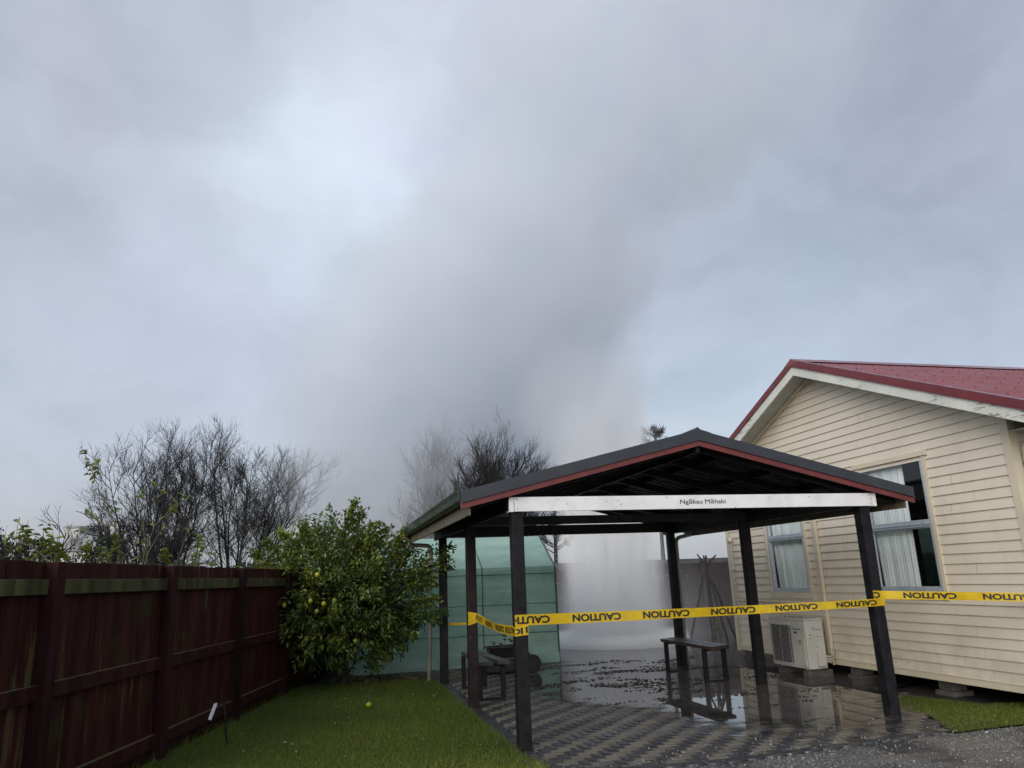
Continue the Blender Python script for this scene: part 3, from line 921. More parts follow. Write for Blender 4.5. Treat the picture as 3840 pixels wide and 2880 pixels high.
def build_shelter():
    t = thing('shelter', 'open black timber shelter with grey gable roof over wet paving', 'shelter', (CX, PY0 + PD / 2, 0))
    ys = [PY0, PY0 + PD / 2 - 0.03, PY0 + PD - PS]
    for yi, y in enumerate(ys):
        for x in (PX0, PX1 - PS):
            p = MB(); p.box(x, y, -0.02, x + PS, y + PS, 2.44 if yi else 2.40)
            p.build('post', M['post_brown'] if (yi == 1 and x < 3) else M['black_timber'], t, 0.006)
    # side beams, cross beams
    for x in (PX0 - 0.028, PX1 - 0.017):
        b = MB(); b.box(x, PY0 + 0.005, 2.255, x + 0.045, 13.02, 2.43); b.build('side_beam', M['dark_timber'], t, 0.003)
    b = MB(); b.box(PX0 + 0.02, 10.03, 2.29, PX1 - 0.02, 10.075, 2.405); b.build('cross_beam', M['dark_timber'], t, 0.003)
    b = MB(); b.box(PX0 + 0.02, 12.66, 2.288, PX1 - 0.02, 12.70, 2.455); b.build('cross_beam', M['dark_timber'], t, 0.003)
    b = MB(); b.box(PX0 + 0.02, PY0 + 0.02, 2.262, PX1 - 0.02, PY0 + 0.065, 2.39); b.build('cross_beam', M['dark_timber'], t, 0.003)
    # white name board
    w = MB(); w.box(1.858, 7.434, 2.246, 6.122, 7.459, 2.393)
    wb = w.build('name_board', M['white_board'], t, 0.003)
    wb['label'] = 'white name board across the front with black lettering'
    for x0, x1 in ((1.803, 1.852), (6.128, 6.182)):
        e = MB(); e.box(x0, 7.430, 2.242, x1, 7.56, 2.394); e.build('end_cap', M['white_board'], wb, 0.003)
    V, F = text_geo('Ng\u0101kau M\u0101haki', 0.086, 0.012)
    V[:, 0] *= 0.545 / (V[:, 0].max() - V[:, 0].min()); V[:, 0] -= V[:, 0].min()
    V[:, 1] *= 0.78
    m = MB(); m.add([(3.705 + v[0], 7.4325 - v[2], 2.300 + v[1]) for v in V], F); m.build('lettering', M['ink'], wb)
    for px, pz in ((1.885, 2.37), (1.89, 2.275), (2.33, 2.36), (2.43, 2.315), (2.86, 2.335), (2.99, 2.345), (3.02, 2.305), (3.55, 2.372), (6.09, 2.37), (6.10, 2.27), (5.3, 2.36), (4.36, 2.252)):
        n = MB(); n.tube([(px, 7.4335, pz), (px, 7.431, pz)], 0.0055, 6); n.build('nail', M['ink'], wb)
    # roof sheets
    yf, yb = 7.40, 13.12
    xl, xr = 1.375, 6.575
    for sx, xe, nm in ((-1, xl, 'l'), (1, xr, 'r')):
        m = MB()
        n = int((yb - yf) / 0.19)
        # shallow ribbed profile
        prof = []
        for i in range(n):
            y = yf + i * (yb - yf) / n
            prof += [(y, 0), (y + 0.12, 0), (y + 0.135, 0.022), (y + 0.165, 0.022), (y + 0.18, 0)]
        prof.append((yb, 0))
        vs = []
        for y, h in prof:
            vs += [(CX, y, roof_z(CX) - 0.035 + h), (xe, y, roof_z(xe) - 0.035 + h), (CX, y, roof_z(CX) - 0.043 + h), (xe, y, roof_z(xe) - 0.043 + h)]
        fs = []
        for i in range(len(prof) - 1):
            a, b2 = 4 * i, 4 * i + 4
            fs += [(a, a + 1, b2 + 1, b2), (a + 2, b2 + 2, b2 + 3, a + 3), (a + 1, a + 3, b2 + 3, b2 + 1)]
        m.add(vs, fs); m.m = [1 if k % 3 == 1 else 0 for k in range(len(fs))]; m.build('roof_sheet', [M['roof_grey'], M['dark_timber']], t)
    rc = MB()
    rc.add([(CX - 0.16, 7.36, roof_z(CX - 0.16) + 0.004), (CX - 0.03, 7.36, 3.108), (CX, 7.36, 3.135), (CX + 0.03, 7.36, 3.108), (CX + 0.16, 7.36, roof_z(CX + 0.16) + 0.004),
            (CX - 0.16, 13.14, roof_z(CX - 0.16) + 0.004), (CX - 0.03, 13.14, 3.108), (CX, 13.14, 3.135), (CX + 0.03, 13.14, 3.108), (CX + 0.16, 13.14, roof_z(CX + 0.16) + 0.004)],
           [(0, 1, 6, 5), (1, 2, 7, 6), (2, 3, 8, 7), (3, 4, 9, 8), (0, 4, 3, 2, 1), (5, 6, 7, 8, 9)])
    rc.build('ridge_cap', M['roof_grey'], t)
    # barge boards and their flashings, front and back
    for y0, y1 in ((7.372, 7.398), (13.122, 13.148)):
        for sx, xe in ((-1, 1.293), (1, 6.660)):
            def sh(a, b, ya, yb_):
                return [(CX, ya, roof_z(CX) - a), (xe, ya, roof_z(xe) - a), (xe, ya, roof_z(xe) - b), (CX, ya, roof_z(CX) - b),
                        (CX, yb_, roof_z(CX) - a), (xe, yb_, roof_z(xe) - a), (xe, yb_, roof_z(xe) - b), (CX, yb_, roof_z(CX) - b)]
            fc = [(0, 1, 2, 3), (7, 6, 5, 4), (0, 4, 5, 1), (1, 5, 6, 2), (2, 6, 7, 3), (3, 7, 4, 0)]
            bb = MB(); bb.add(sh(0.10, 0.180, y0, y1), fc); bb.build('barge_board', M['trim_red'], t, 0.002)
            fl = MB(); fl.add(sh(0.0, 0.112, y0 - 0.010, y0 - 0.002), fc)
            fl.add([(x, y, roof_z(x) - d) for (x, y, d) in ((CX, y0 - 0.010, 0.0), (xe, y0 - 0.010, 0.0), (xe, y0 + 0.12, -0.002), (CX, y0 + 0.12, -0.002))], [(0, 1, 2, 3)])
            fl.add(sh(0.105, 0.118, y0 - 0.020, y0 - 0.010), fc)
            fl.build('barge_flashing', M['roof_grey'], t)
    # rafters, purlins, ridge board
    for y in (7.56, 8.35, 9.2, 10.12, 11.0, 11.85, 12.62):
        for xe in (1.42, 6.53):
            a = (CX, y, roof_z(CX) - 0.155); b = (xe, y, roof_z(xe) - 0.155)
            r = MB(); r.beam(a, b, 0.045, 0.09); r.build('rafter', M['black_timber'], t)
    for dx in (0.55, 1.25, 1.95, 2.5):
        for sx in (-1, 1):
            x = CX + sx * dx
            p = MB(); p.beam((x, 7.41, roof_z(x) - 0.078), (x, 13.1, roof_z(x) - 0.078), 0.07, 0.04); p.build('purlin', M['black_timber'], t)
    p = MB(); p.box(CX - 0.022, 7.41, 2.86, CX + 0.022, 13.1, 2.985); p.build('ridge_board', M['black_timber'], t)
    # fascia, gutters
    for xa, xb in ((1.378, 1.40), (6.552, 6.574)):
        f = MB(); f.box(xa, 7.42, 2.215, xb, 13.1, 2.43); f.build('fascia', M['tan_paint'], t, 0.002)
    for x0, sg in ((1.374, -1), (6.578, 1)):
        prof = [(0, 2.455), (0.0, 2.345), (0.075, 2.335), (0.098, 2.36), (0.105, 2.415), (0.118, 2.462), (0.110, 2.462), (0.097, 2.416), (0.090, 2.364), (0.072, 2.345), (0.008, 2.352), (0.008, 2.455)]
        gm = MB(); gm.prism([(x0 + sg * a, b) for a, b in prof], 'y', 7.405, 13.16)
        for ye in (7.40, 13.16):
            gm.prism([(x0 + sg * a, b) for a, b in prof[:6]], 'y', ye, ye + 0.006)
        gm.build('gutter', M['gutter_green'], t)
    # downpipes
    def bend(pts, r=0.036, n=10):
        out = [Vector(pts[0])]
        for i in range(1, len(pts) - 1):
            a, b, c = Vector(pts[i - 1]), Vector(pts[i]), Vector(pts[i + 1])
            d1 = (a - b).normalized(); d2 = (c - b).normalized()
            q = min(0.09, (a - b).length * 0.45, (c - b).length * 0.45)
            for k in range(7):
                u = k / 6
                out.append((b + d1 * q) * (1 - u) ** 2 + b * 2 * u * (1 - u) + (b + d2 * q) * u * u)
        out.append(Vector(pts[-1]))
        m = MB(); m.tube(out, r, n)
        return m
    bend([(1.33, 13.02, 2.35), (1.33, 13.02, 2.20), (1.75, 13.0, 2.17), (1.70, 13.03, -0.02)]).build('downpipe', M['pipe'], t, smooth=True)
    bend([(6.62, 12.80, 2.35), (6.62, 12.80, 2.26), (6.225, 12.80, 2.18), (6.225, 12.80, -0.02)]).build('downpipe', M['pipe'], t, smooth=True)


build_shelter()


# ------------------------------------------------------------------ caution tape
def strip(path, n_sub=10):
    """path: list of (point on the lower edge, point on the upper edge); gives finer rows"""
    rows = []
    for (a0, a1), (b0, b1) in zip(path[:-1], path[1:]):
        a0, a1, b0, b1 = map(Vector, (a0, a1, b0, b1))
        k = max(1, int((b0 - a0).length / 0.03))
        for i in range(k): rows.append((a0.lerp(b0, i / k), a1.lerp(b1, i / k)))
    rows.append((Vector(path[-1][0]), Vector(path[-1][1])))
    return rows


def build_tape():
    t = thing('caution_tape', 'yellow caution tape strung round the front posts, lettering upside down', 'tape', (PX0, PY0, 1.1))
    TV, TF = text_geo('CAUTION', 0.11, 0.046)
    TV = TV.copy()
    TV[:, 0] -= TV[:, 0].min(); wx = TV[:, 0].max(); TV[:, 1] -= TV[:, 1].min(); wy = TV[:, 1].max()
    TV[:, 0] /= wx; TV[:, 1] /= wy
    span_id = [0]

    def span(path, starts, word=0.524, mirror=False, facing=(0, -1, 0), sag=0.0, wob=0.006, vlo=0.14, vhi=0.86):
        rows = strip(path)
        L = [0.0]
        for i in range(1, len(rows)): L.append(L[-1] + ((rows[i][0] + rows[i][1]) / 2 - (rows[i - 1][0] + rows[i - 1][1]) / 2).length)
        tot = L[-1]
        NV = 3
        span_id[0] += 1
        ph = span_id[0] * 1.7

        def at(s, v, lift=0.0):
            s = min(max(s, 0.0), tot)
            i = max(0, min(len(rows) - 2, int(np.searchsorted(L, s)) - 1))
            u = (s - L[i]) / max(1e-9, L[i + 1] - L[i])
            lo = rows[i][0].lerp(rows[i + 1][0], u); hi = rows[i][1].lerp(rows[i + 1][1], u)
            p = lo.lerp(hi, v)
            ends = min(1, s / 0.25, (tot - s) / 0.25) if tot > 0.6 else 0.0
            nrm_ = (rows[i + 1][0] - rows[i][0]).cross(hi - lo).normalized()
            if nrm_.dot(Vector(facing)) < 0: nrm_.negate()
            p = p + nrm_ * (wob * ends * ((v - 0.5) * 2.2 * math.sin(s * 2.9 + ph) + 0.6 * math.sin(s * 2.3 + ph)) + lift)
            p.z -= sag * 4 * (s / tot) * (1 - s / tot)
            return p
        vs = []; fs = []
        for i in range(len(rows)):
            for k in range(NV): vs.append(at(L[i], k / (NV - 1)))
        for i in range(len(rows) - 1):
            for k in range(NV - 1): fs.append((i * NV + k, (i + 1) * NV + k, (i + 1) * NV + k + 1, i * NV + k + 1))
        m = MB(); m.add(vs, fs); o = m.build('tape_span', M['tape'], t, smooth=True)
        lv = []; lf = []
        for s0 in starts:
            base = len(lv); ok = []
            for x, y, zl in TV:
                s = s0 + word * (1 - x)          # turned through half a circle
                v = vlo + (vhi - vlo) * (1 - y)
                ok.append(-0.001 <= s <= tot + 0.001)
                lv.append(at(s, v, 0.002 + zl))
            for f in TF:
                if all(ok[i] for i in f): lf.append([base + i for i in f])
        if lf:
            q = MB(); q.add(lv, lf); q.build('lettering', M['tape_ink'], o)
        return o
    yF = PY0 - 0.004
    # main span across the front
    x0 = PX0 - 0.004
    span([((x0, yF, 1.133), (x0, yF, 1.236)), ((PX0 + PS, yF - 0.002, 1.135), (PX0 + PS, yF - 0.002, 1.238)), ((PX1 - PS, yF - 0.002, 1.138), (PX1 - PS, yF - 0.002, 1.218)), ((PX1 + 0.004, yF, 1.138), (PX1 + 0.004, yF, 1.210))],
         [s - x0 for s in (1.66, 2.42, 3.184, 3.953, 4.717, 5.478)], sag=0.012)
    # from the left middle post to the front left post and once round it
    xm = PX0 + PS
    ym = PY0 + PD / 2 - 0.03
    span([((PX0, ym - 0.004, 1.085), (PX0, ym - 0.004, 1.183)), ((xm - 0.02, ym - 0.006, 1.075), (xm - 0.02, ym - 0.006, 1.165)), ((PX0 - 0.006, PY0 + PS, 1.045), (PX0 - 0.006, PY0 + PS, 1.135)), ((PX0 - 0.006, PY0 - 0.006, 1.035), (PX0 - 0.006, PY0 - 0.006, 1.118))],
         [0.10, 0.86, 1.62, 2.22], facing=(-1, -0.5, 0), sag=0.035, wob=0.010)
    span([((PX0 - 0.006, yF - 0.004, 1.035), (PX0 - 0.006, yF - 0.004, 1.118)), ((PX0 + PS + 0.003, yF - 0.005, 1.045), (PX0 + PS + 0.003, yF - 0.005, 1.140))], [-0.13], wob=0)
    span([((PX0 - 0.002, yF - 0.0015, 1.095), (PX0 - 0.002, yF - 0.0015, 1.137)), ((PX0 + PS + 0.002, yF - 0.0015, 1.120), (PX0 + PS + 0.002, yF - 0.0015, 1.139))], [], wob=0)
    # tail twisted between the back and middle left posts
    span([((PX0 + PS + 0.01, 12.60, 0.885), (PX0 + PS + 0.01, 12.60, 0.92)), ((1.93, 11.6, 0.93), (1.95, 11.6, 0.955)), ((1.92, 10.6, 0.985), (1.93, 10.6, 1.03)), ((PX0 - 0.003, ym - 0.006, 1.005), (PX0 - 0.003, ym - 0.006, 1.085))], [], facing=(0, -1, 0), wob=0.01)
    span([((PX0 - 0.003, ym - 0.008, 1.005), (PX0 - 0.003, ym - 0.008, 1.085)), ((xm + 0.002, ym - 0.008, 1.045), (xm + 0.002, ym - 0.008, 1.10))], [], wob=0)
    # round the front right post and on to the house
    span([((PX1 - PS - 0.004, yF - 0.004, 1.212), (PX1 - PS - 0.004, yF - 0.004, 1.306)), ((PX1 + 0.01, yF - 0.006, 1.205), (PX1 + 0.01, yF - 0.006, 1.296)), ((7.445, 6.55, 1.135), (7.445, 6.55, 1.222))],
         [-0.44, 0.33, 1.10], sag=-0.004)
    span([((PX1 - 0.06, yF - 0.008, 1.138), (PX1 - 0.06, yF - 0.008, 1.205)), ((PX1 + 0.005, yF - 0.008, 1.155), (PX1 + 0.005, yF - 0.008, 1.212))], [], wob=0)


build_tape()

# ------------------------------------------------------------------ the house
HX, HYA, HYB, HYC = 7.488, 13.152, 6.727, 9.94
BX = 7.10
HS = 0.41


def hroof(y):
    return 4.77 - HS * abs(y - HYC)


def build_house():
    t = thing('house', 'cream weatherboard house with red gable roof, raised on piles', 'house', (HX, HYC, 0))
    wins = [(8.045, 9.245, 1.215, 2.925), (10.755, 11.815, 1.185, 2.925)]
    openings = [(a - 0.0, b + 0.0, c, d) for a, b, c, d in wins]
    # boards of the gable wall
    m = MB()
    z = 0.245; ex = 0.1195
    ztop = 4.55
    while z < ztop:
        z1 = min(z + ex, ztop)
        zm = (z + z1) / 2
        half = min(HYC - HYB, (hroof(HYC) - 0.16 - z) / HS)
        lo, hi = max(HYB + 0.02, HYC - half), min(HYA - 0.02, HYC + half)
        if hi > lo:
            cuts = [(a, b) for a, b, c, d in openings if c < zm < d]
            rj = random.Random(int(z * 1000)); jn = lo + rj.random() * 1.5
            while jn < hi:
                if rj.random() < 0.45 and not any(a - 0.1 < jn < b + 0.1 for a, b in cuts): cuts.append((jn - 0.0015, jn + 0.0015))
                jn += rj.uniform(1.4, 3.2)
            segs = []; s = lo
            for a, b in sorted(cuts): segs.append((s, a)); s = b
            segs.append((s, hi))
            for a, b in segs:
                if b - a < 0.01: continue
                m.add([(HX - 0.020, a, z), (HX - 0.020, b, z), (HX - 0.001, b, z1 + 0.004), (HX - 0.001, a, z1 + 0.004), (HX + 0.004, a, z), (HX + 0.004, b, z)],
                      [(0, 3, 2, 1), (0, 1, 5, 4)])
        z += ex
    m.build('front_cladding', M['siding'], t)
    # side wall boards (towards the drive)
    m = MB(); z = 0.245
    while z < 3.0:
        m.add([(HX, HYB - 0.020, z), (HX + 9, HYB - 0.020, z), (HX + 9, HYB - 0.001, z + ex + 0.004), (HX, HYB - 0.001, z + ex + 0.004), (HX, HYB + 0.004, z), (HX + 9, HYB + 0.004, z)],
              [(0, 1, 2, 3), (0, 4, 5, 1)])
        z += ex
    m.build('side_cladding', M['siding'], t)
    # lining that closes the shell behind the boards, with the window holes left open
    m = MB()
    xi = HX + 0.008
    ycuts = sorted({HYB, HYA, 8.045, 9.245, 10.755, 11.815})
    for a, b in zip(ycuts[:-1], ycuts[1:]):
        hole = [w for w in wins if w[0] <= (a + b) / 2 <= w[1]]
        if hole:
            m.box(xi, a, 0.2, xi + 0.09, b, hole[0][2]); m.box(xi, a, hole[0][3], xi + 0.09, b, 3.0)
        else:
            m.box(xi, a, 0.2, xi + 0.09, b, 3.0)
    m.prism([(HYB, 3.001), (HYA, 3.001), (HYC, 3.001 + HS * (HYC - HYB))], 'x', xi, xi + 0.09)
    m.box(xi + 0.09, HYA - 0.1, 0.2, HX + 9, HYA - 0.002, 3.0); m.box(HX + 8.9, HYB, 0.2, HX + 9, HYA, 3.0)
    m.box(xi + 0.09, HYB + 0.006, 0.2, HX + 9, HYB + 0.1, 3.0)
    m.box(xi + 0.09, HYB + 0.1, 0.2, HX + 8.9, HYA - 0.1, 0.26); m.box(xi + 0.09, HYB + 0.1, 2.98, HX + 8.9, HYA - 0.1, 3.03)
    m.box(HX + 3.2, HYB + 0.1, 0.27, HX + 3.28, HYA - 0.1, 2.97)
    m.build('wall_lining', M['room_dark'], t)
    sh = MB(); sh.box(HX + 1.3, 7.2, 1.78, HX + 1.75, 8.75, 1.815); sh.box(HX + 2.5, 7.0, 1.30, HX + 2.9, 9.6, 1.42); sh.build('indoor_shelf', M['shelf'], t)
    # base board, corner boards
    b = MB(); b.box(HX - 0.026, HYB + 0.02, 0.158, HX + 0.006, HYA - 0.02, 0.243); b.box(HX - 0.034, HYB + 0.02, 0.236, HX - 0.0265, HYA - 0.02, 0.247); b.build('base_board', M['cream_trim'], t, 0.003)
    for y0, y1 in ((HYB - 0.03, HYB + 0.075), (HYA - 0.075, HYA + 0.03)):
        c = MB(); c.box(HX - 0.034, y0, 0.14, HX - 0.0215, y1, 3.22); c.build('corner_board', M['cream_trim'], t, 0.002)
    c = MB(); c.box(HX - 0.02, HYB - 0.030, 0.14, HX + 0.08, HYB - 0.0215, 3.22); c.build('corner_board', M['cream_trim'], t, 0.002)
    # windows
    for wi, (y0, y1, z0, z1) in enumerate(wins):
        X = HX
        fr = MB(); w = 0.055
        tz0, tz1 = 2.035, 2.125
        for (a, b2, c0, d0) in ((y0, y0 + w, z0, z1), (y1 - w, y1, z0, z1), (y0 + w, y1 - w, z0, z0 + w), (y0 + w, y1 - w, z1 - w, z1), (y0 + w, y1 - w, tz0, tz1)):
            fr.box(X - 0.012, a, c0, X + 0.05, b2, d0)
        # raised beads
        for (a, b2, c0, d0) in ((y0 + w, y0 + w + 0.016, z0 + w, tz0), (y1 - w - 0.016, y1 - w, z0 + w, tz0), (y0 + w, y1 - w, tz0 - 0.018, tz0), (y0 + w, y1 - w, z0 + w, z0 + w + 0.02)):
            fr.box(X + 0.004, a, c0, X + 0.036, b2, d0)
        fr.box(X - 0.022, y0 + 0.02, tz0 + 0.030, X - 0.0125, y1 - 0.02, tz0 + 0.05)
        win = fr.build('window', M['alu'], t, 0.003)
        for c0, d0 in ((z0 + w, tz0), (tz1, z1 - w)):
            gp = MB(); gp.add([(X + 0.020, y0 + w, c0), (X + 0.020, y1 - w, c0), (X + 0.020, y1 - w, d0), (X + 0.020, y0 + w, d0)], [(0, 3, 2, 1)]); gp.build('pane', M['glass'], win)
        tm = MB(); tw = 0.065
        tm.box(X - 0.030, y0 - tw, z0 - 0.09, X + 0.006, y0 - 0.001, z1); tm.box(X - 0.030, y1 + 0.001, z0 - 0.09, X + 0.006, y1 + tw, z1)
        tm.box(X - 0.030, y0 - 0.001, z0 - 0.09, X + 0.006, y1 + 0.001, z0 - 0.001)
        tm.build('window_trim', M['cream_trim'], win, 0.003)
        hd = MB(); hd.box(X - 0.048, y0 - 0.11, z1 + 0.002, X + 0.006, y1 + 0.11, z1 + 0.062); hd.build('window_head', M['cream_trim'], win, 0.003)
        # curtain: gathered cloth a little inside
        ca, cb = ((8.50, y1 - 0.02) if wi == 0 else (y0 + 0.02, y1 - 0.02))
        n = 90; vs = []; fs = []
        for k in range(2 * n + 1):
            u = k / (2 * n); y = ca + (cb - ca) * u
            for zi, zz in enumerate((z0 + 0.02, (z0 + z1) / 2, z1 - 0.02)):
                fl = 0.010 * math.sin(u * 31 + 2.6 * math.sin(u * 5 + wi)) * (0.6 + 0.4 * math.sin(u * 11 + zi)) + 0.003 * math.sin(u * 83 + zi)
                yy = y + (0.05 * (1 - u) * (1 if zi == 0 else 0.3) if wi == 0 else 0)
                vs.append((X + 0.085 + fl + (0.03 if zi == 0 else 0), yy, zz))
        for k in range(2 * n):
            for zi in range(2): fs.append((k * 3 + zi, k * 3 + 3 + zi, k * 3 + 4 + zi, k * 3 + 1 + zi))
        cu = MB(); cu.add(vs, fs); cu.build('curtain', M['curtain'], win, smooth=True)
    # roof: corrugated sheets
    x1r = HX + 9.6
    for sg in (-1, 1):
        ye = HYC + sg * 3.86
        n = 1000
        xs = np.linspace(BX + 0.02, x1r, n)
        zz = 0.013 * np.sin((xs - BX) / 0.076 * 2 * np.pi)
        ny = 4
        V = []
        for k in range(ny):
            y = HYC + (ye - HYC) * k / (ny - 1)
            V.append(np.stack([xs, np.full(n, y), hroof(y) - 0.02 + zz], 1))
        V = np.concatenate(V)
        i = np.arange(n - 1)
        F = np.concatenate([np.stack([k * n + i, k * n + i + 1, (k + 1) * n + i + 1, (k + 1) * n + i], 1) for k in range(ny - 1)])
        if sg > 0: F = F[:, ::-1]
        rs = np_mesh('roof_sheet', V, F, M['roof_red'], parent=t, smooth=True)
        if sg < 0:
            for r_, yy in enumerate((0.40, 0.95, 1.55, 2.15, 2.75, 3.3)):
                y = HYC + sg * yy; x = BX + 0.25 + (r_ % 2) * 0.15
                for _ in range(16):
                    xx = BX + (round((x - BX) / 0.076 - 0.25) + 0.25) * 0.076
                    zt = hroof(y) - 0.011
                    sc = MB(); sc.tube([(xx, y, zt - 0.004), (xx, y, zt + 0.010)], 0.010, 6)
                    sc.build('screw', M['screw'], rs)
                    x += 0.304
        # barge
        y_e = ye

        def band(a, b, xa, xb):
            return [(xa, HYC, hroof(HYC) - a), (xa, y_e, hroof(y_e) - a), (xa, y_e, hroof(y_e) - b), (xa, HYC, hroof(HYC) - b),
                    (xb, HYC, hroof(HYC) - a), (xb, y_e, hroof(y_e) - a), (xb, y_e, hroof(y_e) - b), (xb, HYC, hroof(HYC) - b)]
        fc = [(0, 1, 2, 3), (7, 6, 5, 4), (0, 4, 5, 1), (1, 5, 6, 2), (2, 6, 7, 3), (3, 7, 4, 0)]
        f = MB(); f.add(band(0.0, 0.100, BX - 0.010, BX - 0.002), fc)
        f.add(band(0.088, 0.104, BX - 0.026, BX - 0.0105), fc)
        f.add(band(-0.006, -0.001, BX - 0.010, BX + 0.13), fc)
        f.build('barge_flashing', M['flash_red'], t)
        w = MB(); w.add(band(0.060, 0.248, BX, BX + 0.028), fc); w.build('barge_board', M['peel'], t, 0.002)
        s_ = MB(); s_.add(band(0.175, 0.19, BX + 0.029, HX + 0.004), fc); s_.build('soffit', M['soffit'], t)
        q = MB(); q.add(band(0.191, 0.235, HX - 0.062, HX - 0.020), fc); q.build('scotia', M['cream_trim'], t)
    rc = MB()
    rc.prism([(HYC - 0.20, hroof(HYC - 0.20) + 0.010), (HYC - 0.04, 4.772), (HYC, 4.795), (HYC + 0.04, 4.772), (HYC + 0.20, hroof(HYC + 0.20) + 0.010)], 'x', BX - 0.012, x1r)
    rc.build('ridge_cap', M['roof_red'], t)
    # eaves on the drive side: soffit, fascia, gutter, downpipe
    e = MB(); e.box(HX - 0.0, HYC - 3.84, 2.985, x1r, HYB - 0.022, 3.0); e.build('soffit', M['soffit'], t)
    e = MB(); e.box(HX + 0.0, HYC - 3.862, 2.98, x1r, HYC - 3.842, 3.16); e.build('fascia', M['cream_trim'], t)
    gm = MB(); yg = HYC - 3.864
    gm.prism([(yg, 3.17), (yg, 3.06), (yg - 0.09, 3.06), (yg - 0.115, 3.175), (yg - 0.105, 3.175), (yg - 0.083, 3.07), (yg - 0.008, 3.07), (yg - 0.008, 3.17)], 'x', BX + 0.03, x1r)
    gm.build('gutter', M['flash_red'], t)
    dp = MB()
    P = [Vector((7.60, yg - 0.05, 3.07)), Vector((7.60, yg - 0.05, 2.98)), Vector((7.60, yg + 0.0, 2.93)), Vector((7.60, HYB - 0.13, 2.86)), Vector((7.60, HYB - 0.085, 2.80)), Vector((7.60, HYB - 0.075, 2.70)), Vector((7.60, HYB - 0.075, 0.1))]
    dp.tube(P, 0.042, 12); dp.tube([(7.60, HYB - 0.075, 2.70), (7.60, HYB - 0.075, 2.62)], 0.048, 12)
    dp.build('downpipe', M['pipe_cream'], t, smooth=True)
    # piles under the floor
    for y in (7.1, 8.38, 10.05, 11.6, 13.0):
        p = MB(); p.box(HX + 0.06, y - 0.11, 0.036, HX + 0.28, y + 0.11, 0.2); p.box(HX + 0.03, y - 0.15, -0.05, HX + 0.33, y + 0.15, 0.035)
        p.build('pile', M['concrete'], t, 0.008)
    k = MB(); k.box(HX + 2.5, HYB, -0.05, HX + 2.6, HYA, 0.2); k.build('subfloor_wall', M['dark_timber'], t)
    # thin waste pipe with vent cap
    def bend(pts, q0=0.06):
        out = [Vector(pts[0])]
        for i in range(1, len(pts) - 1):
            a, b, c = map(Vector, (pts[i - 1], pts[i], pts[i + 1]))
            d1 = (a - b).normalized(); d2 = (c - b).normalized()
            for k_ in range(7):
                u = k_ / 6; out.append((b + d1 * q0) * (1 - u) ** 2 + b * 2 * u * (1 - u) + (b + d2 * q0) * u * u)
        out.append(Vector(pts[-1])); return out
    v = MB(); v.tube(bend([(HX - 0.045, 13.0, 2.10), (HX - 0.045, 13.0, 1.03), (HX - 0.045, 10.52, 1.03)]), 0.018, 8)
    v.tube([(HX - 0.045, 13.0, 1.62), (HX - 0.045, 13.0, 1.55)], 0.024, 8)
    for y in (12.1, 11.35, 10.8): v.box(HX - 0.066, y - 0.012, 0.995, HX - 0.02, y + 0.012, 1.065)
    v.build('wall_conduit', M['pipe_cream'], t, smooth=True)
    v = MB(); v.tube([(HX - 0.02, 13.0, 2.12), (HX - 0.085, 13.0, 2.12)], [0.055, 0.05], 14); v.build('vent_cap', M['cream_trim'], t, smooth=True)


build_house()


